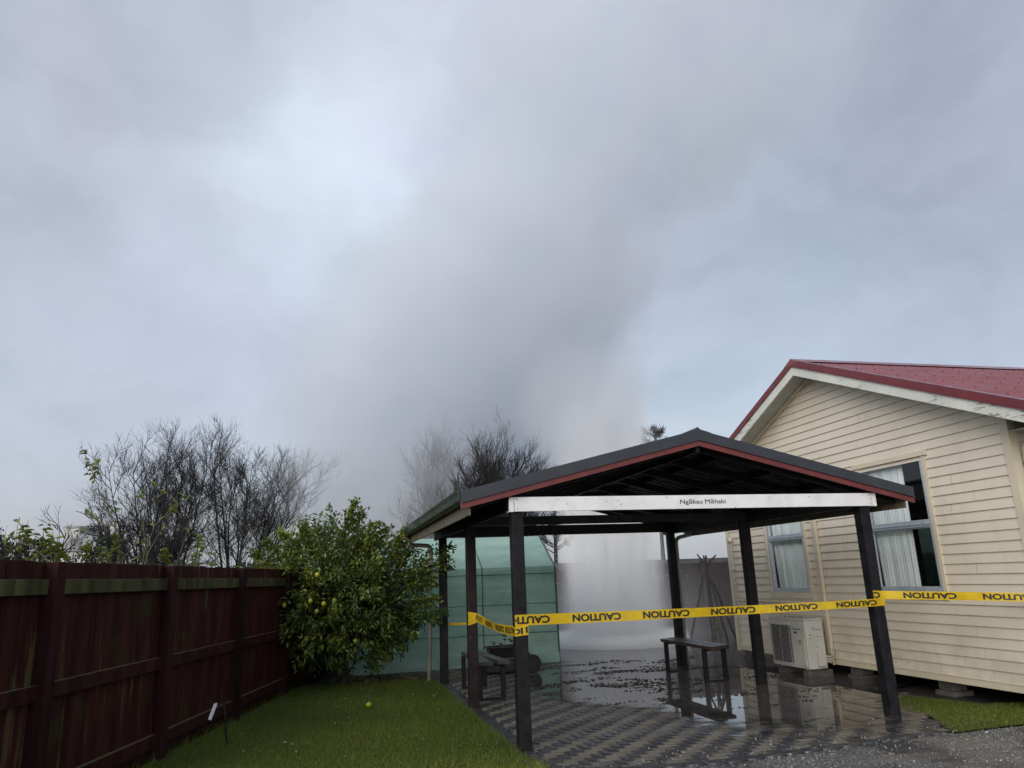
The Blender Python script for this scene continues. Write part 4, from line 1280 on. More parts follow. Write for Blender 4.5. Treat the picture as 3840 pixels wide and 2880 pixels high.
# ------------------------------------------------------------------ heat pump
def build_heat_pump():
    x0, x1, y0, y1, z0, z1 = 6.94, 7.25, 10.262, 11.19, 0.125, 0.835
    t = thing('heat_pump', 'off white outdoor heat pump unit below the small window', 'heat pump', (7.1, 10.73, 0.1))
    b = MB(); b.box(x0, y0, z0, x1, y1, z1 - 0.028)
    b.box(x0 - 0.004, y0 - 0.004, z1 - 0.027, x1 + 0.004, y1 + 0.004, z1)
    body = b.build('casing', M['ac_white'], t, 0.008)
    # front faces -X; fan on the far (larger y) side
    gy0, gy1, gz0, gz1 = 10.63, 11.165, 0.185, 0.725
    rec = MB(); rec.box(x0 - 0.004, gy0, gz0, x0 - 0.0005, gy1, gz1); rec.build('fan_recess', M['ac_dark'], t)
    gr = MB()
    n = 30
    for i in range(n + 1):
        z = gz0 + (gz1 - gz0) * i / n
        gr.beam((x0 - 0.016, gy0 - 0.02, z), (x0 - 0.016, gy1, z), 0.004, 0.0055)
    for y in (gy0 + 0.03, gy0 + 0.27, gy1 - 0.03): gr.box(x0 - 0.0135, y - 0.004, gz0, x0 - 0.0045, y + 0.004, gz1)
    gr.build('grille', M['ac_wire'], t)
    fn = MB()
    cy_, cz_ = 10.90, 0.455
    fn.tube([(x0 - 0.0105, cy_, cz_), (x0 - 0.0045, cy_, cz_)], 0.07, 18)
    for k in range(3):
        a = k * 2.094
        pts = [(x0 - 0.008, cy_ + r * math.cos(a + d), cz_ + r * math.sin(a + d)) for r, d in ((0.07, -0.3), (0.22, -0.25), (0.235, 0.35), (0.07, 0.4))]
        fn.add(pts, [(0, 1, 2, 3)])
    fn.build('fan', M['black_plastic'], t)
    lip = MB(); lip.box(x0 - 0.022, gy0 - 0.01, gz1 + 0.006, x0 - 0.001, gy1 + 0.02, gz1 + 0.03); lip.build('guard_rim', M['ac_white'], t, 0.004); lip = MB(); lip.box(x0 - 0.015, gy0 - 0.03, gz0 - 0.02, x0 - 0.001, gy1 + 0.02, gz0 - 0.004); lip.build('guard_rim', M['ac_white'], t, 0.004)
    pn = MB(); pn.box(x0 - 0.018, 10.29, 0.16, x0 - 0.001, 10.515, 0.56); pn.build('access_panel', M['ac_white'], t, 0.008)
    bd = MB()
    bd.box(x0 - 0.0195, 10.37, 0.475, x0 - 0.0185, 10.43, 0.525, 0); bd.box(x0 - 0.0205, 10.378, 0.483, x0 - 0.0197, 10.422, 0.517, 1)
    bd.box(x0 - 0.002, 10.47, 0.617, x0 - 0.0008, 10.555, 0.645, 2)
    bd.build('badge', [M['ac_dark'], M['ac_wire'], M['ac_blue']], t)
    V, F = text_geo('Panasonic', 0.05, 0.02)
    V[:, 0] -= V[:, 0].min(); V[:, 0] *= 0.20 / V[:, 0].max()
    q = MB(); q.add([(x0 - 0.0022 - v[2], 10.575 - v[0], 0.668 + v[1] * 0.9) for v in V], F); q.build('lettering', M['ac_blue'], t)
    # side (towards the camera): valve cover, recessed handle, stickers
    c = MB(); c.prism([(7.085, 0.155), (7.215, 0.155), (7.215, 0.33), (7.19, 0.37), (7.11, 0.37), (7.085, 0.33)], 'y', y0 - 0.055, y0 - 0.001); c.build('valve_cover', M['ac_white'], t, 0.015)
    c = MB(); c.prism([(7.07, 0.69), (7.185, 0.69), (7.175, 0.735), (7.08, 0.735)], 'y', y0 - 0.035, y0 - 0.001)
    c.box(7.06, y0 - 0.006, 0.20, 7.066, y0 - 0.001, 0.76); c.build('handle', M['ac_white'], t, 0.006)
    c = MB(); c.box(7.00, y0 - 0.0015, 0.60, 7.035, y0 - 0.0005, 0.612); c.box(7.00, y0 - 0.0015, 0.55, 7.035, y0 - 0.0005, 0.557); c.box(7.10, y0 - 0.0015, 0.575, 7.175, y0 - 0.0005, 0.58); c.tube([(7.11, y0 - 0.002, 0.43), (7.11, y0 - 0.0005, 0.43)], 0.008, 8); c.build('sticker', M['ac_dark'], t)
    for k in range(3):
        pz = 0.30 - 0.035 * k
        p = MB(); p.tube([(7.215, y0 - 0.02, pz), (7.29, y0 - 0.03, pz - 0.012), (7.37, y0 + 0.02, pz - 0.005), (7.43, y0 + 0.07, pz + 0.03), (7.45, y0 + 0.10, pz + 0.09)], 0.014, 8); p.build('pipe', M['pipe_cream'], t, smooth=True)
    for y in (10.40, 11.05):
        f = MB(); f.box(6.99, y - 0.03, 0.100, 7.22, y + 0.03, 0.125); f.build('foot', M['ac_wire'], t)
    dk = MB(); dk.box(HX - 0.072, 10.368, 0.30, HX - 0.0215, 10.462, 2.80); dk.box(HX - 0.066, 10.364, 0.15, HX - 0.036, 10.386, 0.299)
    d = dk.build('pipe_duct', M['cream_trim'], t, 0.006)
    for i, y in enumerate((10.40, 11.05)):
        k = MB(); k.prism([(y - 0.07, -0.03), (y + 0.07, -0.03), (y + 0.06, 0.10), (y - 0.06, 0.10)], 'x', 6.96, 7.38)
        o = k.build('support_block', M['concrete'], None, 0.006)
        tag(o, ('low concrete block under the near end of the heat pump', 'low concrete block under the far end of the heat pump')[i], 'block', 'blocks under the heat pump')
    lf = [(random.uniform(6.97, 7.22), random.uniform(10.35, 11.1), z1 + 0.001) for _ in range(55)]
    tag(chips('roof_litter', lf, 0.006, 0.014, 0.3, M['chip']), 'bits of bark lying on top of the heat pump', 'litter', kind='stuff')


build_heat_pump()


# ------------------------------------------------------------------ benches
def build_bench(name, label, x0, x1, y0, y1, zs, mat, tilt=0.0):
    t = thing(name, label, 'bench', ((x0 + x1) / 2, (y0 + y1) / 2, 0), 'benches under the shelter')
    L = 1.72; ym = (y0 + y1) / 2
    wS = (x1 - x0) / 2 - 0.012
    for k, xa in enumerate((x0 - 0.0, x0 + wS + 0.024)):
        m = MB()
        dy = (-0.04, 0.05)[k]
        Mx = Matrix.Translation((xa + wS / 2, ym + dy, zs)) @ Matrix.Rotation(tilt * (1 if k else -0.4), 4, 'Z') @ Matrix.Rotation((0.0, 0.05 if tilt else 0)[k], 4, 'Y')
        m.box(-wS / 2, -L / 2, 0.0, wS / 2, L / 2, 0.050, 0, Mx)
        m.build('seat_plank', mat, t, 0.004)
    for y in (y0, y1):
        xa, xb = x0 + 0.022, x1 - 0.022
        for x in (xa, xb):
            l = MB(); l.box(x - 0.031, y - 0.025, 0.028, x + 0.031, y + 0.025, zs - 0.033); l.build('leg', M['black_steel'], t, 0.003)
        f = MB(); f.box(xa - 0.031, y - 0.026, -0.005, xb + 0.031, y + 0.026, 0.027); f.build('foot_bar', M['black_steel'], t, 0.003)
        f = MB(); f.box(xa - 0.031, y - 0.026, zs - 0.032, xb + 0.031, y + 0.026, zs - 0.001); f.build('seat_bearer', M['black_steel'], t, 0.003)
    return t


build_bench('bench', 'brown slatted bench with black steel legs, standing in the puddle', 5.475, 5.835, 10.70, 12.02, 0.462, M['bench_wood'])
build_bench('bench', 'grey weathered bench with one loose plank, beside the planter', 2.055, 2.42, 10.60, 11.87, 0.462, M['grey_wood'], 0.05)


# ------------------------------------------------------------------ planter on a cart
def leaf_mesh(C, D, Nn, Ln, Wd, curl=0.25):
    """leaf blades: base C, direction D, normal N, length, width -> V (6 per leaf), F quads"""
    C, D, Nn = map(lambda a: np.asarray(a, float), (C, D, Nn))
    D = D / np.linalg.norm(D, axis=1, keepdims=True)
    S = np.cross(D, Nn); S /= np.linalg.norm(S, axis=1, keepdims=True) + 1e-9
    Nn = np.cross(S, D)
    Ln = np.asarray(Ln)[:, None]; Wd = np.asarray(Wd)[:, None]
    lift = Nn * Wd * 0.35
    b = C; tip = C + D * Ln - Nn * Ln * curl * 0.5
    l1 = C + D * Ln * 0.32 - S * Wd * 0.5 + lift; r1 = C + D * Ln * 0.32 + S * Wd * 0.5 + lift
    l2 = C + D * Ln * 0.70 - S * Wd * 0.36 + lift * 0.6 - Nn * Ln * curl * 0.2; r2 = C + D * Ln * 0.70 + S * Wd * 0.36 + lift * 0.6 - Nn * Ln * curl * 0.2
    V = np.stack([b, l1, l2, tip, r2, r1], 1).reshape(-1, 3)
    o = np.arange(len(C))[:, None] * 6
    F = np.concatenate([o + np.array([[0, 3, 2, 1]]), o + np.array([[0, 5, 4, 3]])])
    return V, F


def rand_dirs(n):
    d = RNG.normal(size=(n, 3)); return d / np.linalg.norm(d, axis=1, keepdims=True)


def build_planter():
    c = thing('garden_cart', 'low black garden cart with a wheel, behind the grey bench', 'cart', (3.05, 13.4, 0))
    b = MB(); b.prism([(2.63, 0.03), (3.44, 0.03), (3.47, 0.235), (2.60, 0.235)], 'y', 13.18, 13.62); b.build('tub', M['black_plastic'], c, 0.015)
    b = MB(); b.box(2.59, 13.16, 0.236, 3.48, 13.64, 0.258); b.build('tray', M['grey_lid'], c, 0.006)
    for y in (13.13, 13.67):
        w = MB(); w.tube([(3.50, y - 0.03, 0.15), (3.50, y + 0.03, 0.15)], 0.15, 24); wh = w.build('wheel', M['rubber'], c, 0.01)
        r = MB(); r.tube([(3.50, y - 0.034, 0.15), (3.50, y + 0.034, 0.15)], 0.07, 16); r.build('hub', M['black_plastic'], wh)
    p = thing('planter', 'black tub planter of seedlings standing on the garden cart', 'planter', (3.04, 13.4, 0.26))
    b = MB()
    b.add([(2.80, 13.26, 0.262), (3.30, 13.26, 0.262), (3.30, 13.54, 0.262), (2.80, 13.54, 0.262), (2.765, 13.23, 0.425), (3.335, 13.23, 0.435), (3.335, 13.57, 0.435), (2.765, 13.57, 0.425)],
          [(3, 2, 1, 0), (0, 1, 5, 4), (1, 2, 6, 5), (2, 3, 7, 6), (3, 0, 4, 7)])
    for a, d in (((2.75, 13.215, 0.428), (3.35, 13.215, 0.438)), ((2.75, 13.585, 0.428), (3.35, 13.585, 0.438)), ((2.757, 13.2, 0.428), (2.757, 13.6, 0.428)), ((3.343, 13.2, 0.438), (3.343, 13.6, 0.438))):
        b.beam(a, d, 0.03, 0.018)
    b.build('pot', M['black_plastic'], p)
    s = MB(); s.add([(2.78, 13.24, 0.405), (3.32, 13.24, 0.412), (3.32, 13.56, 0.412), (2.78, 13.56, 0.405)], [(0, 1, 2, 3)]); s.build('soil', M['soil'], p)
    for x, y, h in ((2.87, 13.38, 0.11), (3.02, 13.36, 0.08), (3.08, 13.42, 0.20), (3.19, 13.40, 0.16), (3.25, 13.34, 0.12)):
        st = MB(); st.tube([(x, y, 0.405), (x + 0.01, y, 0.405 + h * 0.6), (x, y, 0.405 + h)], 0.004, 5)
        sd = st.build('seedling_stem', M['pale_stem'], p)
        n = 9
        C = np.stack([np.full(n, x), np.full(n, y), 0.405 + h * RNG.uniform(0.5, 1, n)], 1); D = rand_dirs(n); D[:, 2] = np.abs(D[:, 2]) * 0.5
        V, F = leaf_mesh(C, D, np.tile([0, 0, 1.0], (n, 1)) + 0.3 * rand_dirs(n), RNG.uniform(0.04, 0.075, n), RNG.uniform(0.03, 0.05, n))
        np_mesh('seedling_leaves', V, F, M['seedling'], parent=sd, tone=np.repeat(RNG.random(n) * 0.8, 6))


build_planter()


# ------------------------------------------------------------------ greenhouse
def build_greenhouse():
    t = thing('greenhouse', 'green mesh covered greenhouse tent behind the lemon tree', 'greenhouse', (2.4, 15.6, 0))
    x0, x1, yf, yr, yb = 0.35, 4.345, 14.34, 15.35, 16.4
    ze, zr = 1.785, 2.41

    def sheet(P, nu, nv, amp, seed, skirt=False):
        """P(u,v)->point, wrinkled along the normal"""
        rng = np.random.default_rng(seed)
        ph = rng.uniform(0, 6, 8)
        vs = []; fs = []
        for j in range(nv + 1):
            for i in range(nu + 1):
                u, v = i / nu, j / nv
                p, nm = P(u, v)
                w = amp * (math.sin(u * 23 + ph[0] + 2 * math.sin(v * 5 + ph[1])) * 0.4 + math.sin(v * 17 + ph[2] + 1.5 * math.sin(u * 11 + ph[3])) * 0.5 + math.sin(u * 51 + v * 13 + ph[4]) * 0.25)
                w *= min(1, 8 * u, 8 * (1 - u), 8 * v + 0.2, 8 * (1 - v) + 0.2)
                vs.append(tuple(np.array(p) + np.array(nm) * w))
        for j in range(nv):
            for i in range(nu): fs.append((j * (nu + 1) + i, j * (nu + 1) + i + 1, (j + 1) * (nu + 1) + i + 1, (j + 1) * (nu + 1) + i))
        return vs, fs
    m = MB()
    X = lambda u: x0 + (x1 - x0) * u
    m.add(*sheet(lambda u, v: ((X(u), yf - 0.06 * (1 - v) ** 3, 0.02 + (ze - 0.02) * v), (0, -1, 0)), 60, 30, 0.016, 1))
    m.add(*sheet(lambda u, v: ((X(u), yf - 0.012 + (yr - yf) * v, ze + (zr - ze) * v + 0.004), (0, -0.6, 0.8)), 60, 16, 0.014, 2))
    m.add(*sheet(lambda u, v: ((X(u), yr + (yb - yr) * v, zr + (ze - zr) * v), (0, 0.6, 0.8)), 30, 8, 0.01, 3))
    m.add(*sheet(lambda u, v: ((X(u), yb, 0.02 + (ze - 0.02) * v), (0, 1, 0)), 30, 10, 0.01, 4))
    for xx in (x0, x1):
        m.add([(xx, yf - 0.03, 0.02), (xx, yb, 0.02), (xx, yb, ze), (xx, yr, zr), (xx, yf, ze)], [(0, 1, 2, 3, 4)])
    # overlap flap under the eave
    m.add(*sheet(lambda u, v: ((X(u), yf - 0.02 - 0.006 * (1 - v), ze - 0.12 + 0.12 * v), (0, -1, 0)), 60, 3, 0.006, 6))
    m.build('cover', M['cover'], t, smooth=True)
    fr = MB(); yo = yf - 0.028
    r = 0.009
    for x in (0.42, 1.36, 2.89, 4.335):
        fr.tube([(x, yo - 0.01, 0.0), (x, yo, ze), (x, yr, zr + 0.012)], r, 6)
    for z in (1.655, 1.10, 0.57):
        pts = [(x0 + (x1 - x0) * k / 12, yo - 0.004 - 0.006 * math.sin(k * 1.3), z + 0.008 * math.sin(k * 1.9 + z)) for k in range(13)]
        fr.tube(pts, 0.007, 6)
    fr.tube([(x1 + 0.012, yo, 0.0), (x1 + 0.012, yf, ze), (x1 + 0.012, yr, zr), (x1 + 0.012, yb, ze), (x1 + 0.012, yb, 0)], r, 6)
    fr.build('frame', M['frame_green'], t)


build_greenhouse()


# ------------------------------------------------------------------ plants
def orth(d):
    a = np.array([0, 0, 1.0]) if abs(d[2]) < 0.9 else np.array([1.0, 0, 0])
    s = np.cross(d, a); s /= np.linalg.norm(s); return s, np.cross(s, d)


class Twigs:
    """many thin tapered tubes gathered in one mesh"""
    def __init__(s): s.V = []; s.F = []; s.n = 0

    def add(s, P, r0, r1, k=3):
        P = np.asarray(P); m = len(P)
        T = np.gradient(P, axis=0); T /= np.linalg.norm(T, axis=1, keepdims=True) + 1e-9
        a, b = orth(T[0])
        rr = np.linspace(r0, r1, m)
        for i in range(m):
            a = a - T[i] * (a @ T[i]); a /= np.linalg.norm(a) + 1e-9; b = np.cross(T[i], a)
            th = 2 * np.pi * np.arange(k) / k
            s.V.append(P[i] + rr[i] * (np.cos(th)[:, None] * a + np.sin(th)[:, None] * b))
        o = s.n
        for i in range(m - 1):
            for j in range(k): s.F.append((o + i * k + j, o + i * k + (j + 1) % k, o + (i + 1) * k + (j + 1) % k, o + (i + 1) * k + j))
        s.n += m * k

    def build(s, name, mat, parent=None, smooth=True):
        return np_mesh(name, np.concatenate(s.V), s.F, mat, parent=parent, smooth=smooth)


def limb(p, d, L, n, curve, jit, rng):
    P = [p]; d = d / np.linalg.norm(d); st = L / (n - 1)
    for i in range(n - 1):
        d = d + curve / (n - 1) + rng.normal(size=3) * jit
        d /= np.linalg.norm(d); P.append(P[-1] + d * st)
    return np.array(P)


def bare_tree(label, base, height, spread, stems, seed, lean=(0, 0), upright=0.6, density=1.0, twig=0.006, group=None, name='bare_tree', low=0.30):
    rng = np.random.default_rng(seed)
    t = thing(name, label, 'tree', (base[0], base[1], -0.05), group)
    tr, cr = Twigs(), Twigs()
    upv = np.array([0, 0, 1.0])
    for s in range(stems):
        az = 2 * np.pi * (s + rng.uniform(-0.3, 0.3)) / stems
        tilt = spread * rng.uniform(0.35, 1.0)
        d0 = np.array([np.cos(az) * tilt + lean[0], np.sin(az) * tilt * 0.8 + lean[1], 1.0])
        H = height * rng.uniform(0.80, 1.0)
        p0 = np.array([base[0] + 0.25 * np.cos(az) * spread, base[1] + 0.25 * np.sin(az) * spread, -0.05])
        P0 = limb(p0, d0, H * 0.98, 10, upv * 0.35 * upright, 0.05, rng)
        tr.add(P0, 0.036 * height / 6 + 0.022, twig, 6)
        n1 = int(11 * density)
        for i in range(n1):
            f = low + (0.97 - low) * (i + rng.random()) / n1
            q = f * 9; k = int(q); pb = P0[k] + (P0[min(k + 1, 9)] - P0[k]) * (q - k)
            td = P0[min(k + 1, 9)] - P0[max(k - 1, 0)]; td /= np.linalg.norm(td)
            a, b = orth(td); th = rng.uniform(0, 2 * np.pi)
            d1 = td * 0.75 + (a * np.cos(th) + b * np.sin(th)) * rng.uniform(0.45, 0.95) * (1.2 - 0.5 * upright)
            L1 = H * rng.uniform(0.16, 0.34) * (1.15 - 0.5 * f)
            P1 = limb(pb, d1, L1, 7, upv * 0.7 * upright, 0.09, rng)
            cr.add(P1, twig * 2.4, twig * 0.9, 4)
            n2 = int(9 * density)
            for j in range(n2):
                f2 = 0.15 + 0.85 * (j + rng.random()) / n2; q = f2 * 5.99; k = int(q)
                pb2 = P1[k] + (P1[min(k + 1, 6)] - P1[k]) * (q - k)
                td = P1[min(k + 1, 6)] - P1[max(k - 1, 0)]; td /= np.linalg.norm(td) + 1e-9
                a, b = orth(td); th = rng.uniform(0, 2 * np.pi)
                d2 = td * 0.8 + (a * np.cos(th) + b * np.sin(th)) * rng.uniform(0.4, 0.9)
                L2 = L1 * rng.uniform(0.35, 0.65)
                P2 = limb(pb2, d2, L2, 6, upv * 0.8 * upright, 0.13, rng)
                cr.add(P2, twig * 1.05, twig * 0.5, 3)
                for l in range(int(6 * density)):
                    f3 = 0.2 + 0.8 * rng.random(); q = f3 * 4.99; k = int(q)
                    pb3 = P2[k]
                    td = P2[min(k + 1, 5)] - P2[max(k - 1, 0)]; td /= np.linalg.norm(td) + 1e-9
                    a, b = orth(td); th = rng.uniform(0, 2 * np.pi)
                    d3 = td + (a * np.cos(th) + b * np.sin(th)) * rng.uniform(0.3, 0.8)
                    cr.add(limb(pb3, d3, L2 * rng.uniform(0.4, 0.75), 4, upv * 0.6 * upright, 0.15, rng), twig * 0.6, twig * 0.32, 3)
    tr.build('trunk', M['dark_bark'], t)
    cr.build('crown', M['dark_bark'], t)
    return t


GT = 'bare trees beyond the garden'
bare_tree('tall bare tree with wide crown, leftmost big tree above the fence', (-5.35, 27.4), 6.8, 0.33, 11, 21, (-0.03, 0), 0.70, 1.15, 0.0062, GT, low=0.36)
bare_tree('bare tree leaning right, between the wide bare tree and the lemon tree', (-2.9, 26.9), 6.6, 0.38, 11, 22, (0.17, 0), 0.62, 1.12, 0.0060, GT, low=0.34)
bare_tree('low dark tangle of bare twigs at the foot of the leftmost big tree', (-5.0, 24.0), 3.9, 0.42, 9, 23, (0, 0), 0.35, 1.1, 0.013, GT, low=0.1)
bare_tree('small bare sapling sticking up above the dark hedge', (-5.62, 18.2), 3.05, 0.20, 3, 24, (0, 0), 0.5, 0.75, 0.006, GT)
bare_tree('slim pale upright bare tree fading into the steam', (3.35, 25.4), 6.5, 0.13, 8, 25, (0.0, 0), 0.95, 1.0, 0.0085, GT, low=0.15)
bare_tree('dense dark upright bare tree rising behind the shelter roof', (4.75, 21.2), 5.45, 0.29, 15, 26, (0.0, 0), 0.90, 1.12, 0.0068, GT, low=0.2)
bare_tree('thin bare tree beside the dense dark one, behind the shelter roof', (3.9, 22.6), 5.0, 0.20, 4, 27, (0, 0), 0.85, 0.7, 0.008, GT, low=0.15)


def build_hedge(label, x0, x1, y, h, seed, n=5200):
    rng = np.random.default_rng(seed)
    t = thing('hedge', label, 'hedge', ((x0 + x1) / 2, y, 0))
    X = rng.uniform(x0, x1, n)
    top = h * (0.86 + 0.10 * np.sin(X * 2.3 + seed) + 0.07 * np.sin(X * 5.7))
    Z = top * (1 - rng.random(n) ** 1.6 * 0.75); Y = y + rng.normal(0, 0.35, n)
    D = rng.normal(size=(n, 3)); D[:, 2] += 0.7
    V, F = leaf_mesh(np.stack([X, Y, Z], 1), D, rng.normal(size=(n, 3)), rng.uniform(0.05, 0.11, n), rng.uniform(0.03, 0.05, n))
    np_mesh('foliage', V, F, M['dark_leaf'], parent=t, tone=np.repeat(rng.beta(1.6, 2.4, n), 6))
    tw = Twigs()
    for i in range(120):
        x = rng.uniform(x0, x1); hh = h * rng.uniform(0.8, 1.08)
        tw.add(limb(np.array([x, y + rng.normal(0, 0.3), 0.0]), np.array([rng.normal(0, 0.2), rng.normal(0, 0.2), 1.0]), hh, 7, np.zeros(3), 0.08, rng), 0.016, 0.004, 4)
    tw.build('stems', M['dark_bark'], t)


build_hedge('dull dark hedge beyond the fence at the far left', -7.6, -3.9, 16.0, 2.85, 3, 9000)
build_hedge('dim low hedge beyond the fence, right of the far left hedge', -3.9, 0.2, 18.5, 2.35, 4, 5000)


def shrub(label, stems, clusters, seed, size=0.092):
    rng = np.random.default_rng(seed)
    base = np.array(stems[0][0])
    t = thing('citrus_shrub', label, 'shrub', (base[0], base[1], 0), 'shrubs behind the red fence')
    tw = Twigs(); C = []; D = []; Nn = []
    for st in stems:
        P = np.array(st, float)
        # smooth a little and root it in the ground when it is a main stem
        Q = [P[0]]
        for a, b in zip(P[:-1], P[1:]):
            for u in (0.33, 0.67, 1.0): Q.append(a + (b - a) * u + rng.normal(0, 0.006, 3))
        Q = np.array(Q)
        tw.add(Q, 0.010, 0.004, 5)
        root = np.array([base[0] + rng.normal(0, 0.1), base[1] + rng.normal(0, 0.1), -0.05])
        if P[0][2] < 2.05:
            tw.add(np.array([root, root * 0.5 + P[0] * 0.5 + rng.normal(0, 0.04, 3), P[0]]), 0.016, 0.010, 5)
        for i in range(int(len(Q) * 0.35)):
            k = rng.integers(len(Q) // 2, len(Q)); C.append(Q[k]); D.append(rng.normal(size=3) + np.array([0, 0, 0.3])); Nn.append(rng.normal(size=3) + np.array([0, 0, 1]))
    for c, n in clusters:
        c = np.array(c)
        root = np.array([base[0] + (c[0] - base[0]) * 0.6, base[1] + (c[1] - base[1]) * 0.6, 0.0])
        if c[2] < 2.45:
            a0 = np.array([c[0] + rng.normal(0, 0.16), c[1] + rng.normal(0, 0.12), 1.70])
            tw.add(np.array([root, a0, a0 * 0.4 + c * 0.6 + rng.normal(0, 0.04, 3), c]), 0.009, 0.003, 4)
        ax = rng.normal(size=3) * 0.3 + np.array([0, 0, 1.0]); ax /= np.linalg.norm(ax)
        for i in range(int(n * 1.25)):
            C.append(c + ax * rng.uniform(-0.09, 0.07) + rng.normal(0, 0.012, 3))
            th = rng.uniform(0, 6.28); a, b = orth(ax)
            D.append(a * np.cos(th) + b * np.sin(th) + ax * rng.uniform(-0.1, 0.7)); Nn.append(ax + rng.normal(size=3) * 0.3)
    n = len(C)
    V, F = leaf_mesh(C, D, Nn, rng.uniform(0.65, 1.25, n) * size, rng.uniform(0.35, 0.52, n) * size, 0.5)
    tw.build('stems', M['pale_stem'], t)
    np_mesh('foliage', V, F, M['shrub_leaf'], parent=t, tone=np.repeat(np.clip(rng.beta(2.2, 1.9, n), 0, 1), 6))


shrub('yellow green citrus shrub with long leaves, above the fence at far left',
      [[(-3.09, 9.85, 1.95), (-3.18, 9.86, 2.03), (-3.29, 9.85, 2.13), (-3.30, 9.85, 2.17), (-3.35, 9.85, 2.21), (-3.39, 9.83, 2.31), (-3.45, 9.82, 2.40), (-3.46, 9.81, 2.48)],
       [(-3.30, 9.85, 2.16), (-3.38, 9.87, 2.17), (-3.50, 9.88, 2.25), (-3.64, 9.91, 2.26)]],
      [((-3.38, 9.84, 2.27), 14), ((-3.58, 9.89, 2.28), 8), ((-3.52, 9.92, 2.1), 6), ((-3.33, 9.9, 1.99), 8), ((-3.25, 9.89, 1.97), 6), ((-3.2, 9.92, 2.22), 12), ((-3.17, 9.93, 2.14), 12), ((-3.22, 9.89, 2.35), 4),
       ((-3.08, 9.9, 2.16), 9), ((-3.03, 9.9, 2.1), 16), ((-3.02, 9.92, 2.02), 10), ((-2.95, 10.03, 1.96), 8)], 31)
shrub('citrus shrub sending one very tall leafy shoot above the fence',
      [[(-2.58, 10.79, 1.93), (-2.62, 10.72, 2.26), (-2.67, 10.67, 2.47), (-2.78, 10.65, 2.67), (-2.85, 10.62, 2.84), (-2.92, 10.59, 3.02), (-3.0, 10.57, 3.18), (-3.06, 10.54, 3.35)],
       [(-2.64, 10.68, 2.43), (-2.77, 10.71, 2.43), (-2.89, 10.72, 2.51), (-3.02, 10.73, 2.59), (-3.18, 10.76, 2.64)], [(-2.69, 10.82, 1.96), (-2.74, 10.8, 2.06), (-2.79, 10.79, 2.13)], [(-2.64, 10.8, 1.96), (-2.58, 10.76, 2.05), (-2.66, 10.74, 2.21), (-2.68, 10.73, 2.28)]],
      [((-2.9, 10.35, 2.31), 7), ((-2.89, 10.39, 2.13), 16), ((-2.9, 10.41, 2.07), 8), ((-2.75, 10.59, 2.07), 9), ((-2.74, 10.57, 2.14), 6), ((-2.75, 10.61, 1.99), 8), ((-2.6, 10.7, 2.29), 5), ((-2.6, 10.74, 2.16), 6), ((-2.57, 10.77, 2.01), 9),
       ((-2.67, 10.62, 2.67), 6), ((-3.04, 10.53, 3.34), 4), ((-3.0, 10.55, 3.24), 4), ((-2.9, 10.54, 3.19), 5), ((-2.97, 10.58, 3.12), 4), ((-2.91, 10.58, 3.04), 3)], 32)
shrub('half bare citrus shrub with forked branch, above the middle fence bay',
      [[(-2.3, 10.72, 1.95), (-2.26, 10.65, 2.17), (-2.19, 10.59, 2.32), (-2.17, 10.56, 2.42), (-1.99, 10.47, 2.58), (-1.77, 10.37, 2.74)], [(-2.26, 10.7, 1.98), (-2.25, 10.66, 2.11), (-2.29, 10.63, 2.27), (-2.3, 10.6, 2.41)],
       [(-2.25, 10.66, 2.0), (-2.15, 10.6, 2.24), (-2.03, 10.53, 2.39)], [(-2.55, 10.77, 1.99), (-2.47, 10.72, 2.12), (-2.4, 10.68, 2.18), (-2.31, 10.61, 2.38)]],
      [((-2.16, 10.42, 2.95), 3), ((-2.1, 10.43, 2.84), 5), ((-2.31, 10.5, 2.78), 5), ((-1.93, 10.44, 2.66), 9), ((-1.83, 10.39, 2.73), 4), ((-2.38, 10.74, 1.95), 6), ((-2.07, 10.84, 2.07), 10), ((-2.02, 10.85, 1.98), 10), ((-2.05, 10.84, 2.05), 9)], 33)
shrub('small yellow leaved citrus shrub above the fence next to the lemon tree',
      [[(-1.70, 10.95, 1.92), (-1.68, 10.93, 2.12), (-1.70, 10.9, 2.35)]],
      [((-1.81, 10.9, 2.39), 5), ((-1.67, 10.91, 2.25), 9), ((-1.65, 10.94, 2.09), 9), ((-1.68, 10.99, 1.95), 10), ((-1.5, 11.0, 1.97), 8)], 34)


# ------------------------------------------------------------------ lemon tree
LEMONS = [((-0.62, 12.39, 1.31), 'y'), ((-0.22, 12.19, 1.36), 'y'), ((-0.02, 12.15, 1.31), 'y'), ((0.14, 12.12, 1.35), 'g'), ((-0.12, 12.2, 1.2), 'g'), ((-0.95, 12.80, 1.08), 'o'), ((-0.79, 12.60, 1.07), 'o'),
          ((-0.88, 12.80, 0.97), 'g'), ((-0.66, 12.53, 0.99), 'g'), ((0.86, 13.05, 0.20), 'y'), ((-0.46, 13.08, 0.34), 'g'), ((-0.28, 12.66, 0.58), 'g'), ((0.48, 12.35, 0.72), 'g'), ((-0.13, 12.16, 1.75), 'y')]


def fruit(m, c, r, d, seed):
    rng = random.Random(seed)
    c = Vector(c); d = Vector(d).normalized(); s = d.orthogonal().normalized(); b = d.cross(s)
    n = 12; vs = []; fs = []
    prof = [(-1.22, 0.0), (-1.12, 0.16), (-0.92, 0.5), (-0.6, 0.82), (-0.15, 1.0), (0.3, 0.96), (0.7, 0.72), (0.98, 0.38), (1.15, 0.17), (1.28, 0.0)]
    for h, w in prof:
        for k in range(n):
            th = 2 * math.pi * k / n; vs.append(c + d * (h * r) + (s * math.cos(th) + b * math.sin(th)) * (w * r))
    for i in range(len(prof) - 1):
        for k in range(n): fs.append((i * n + k, i * n + (k + 1) % n, (i + 1) * n + (k + 1) % n, (i + 1) * n + k))
    m.add(vs, fs)


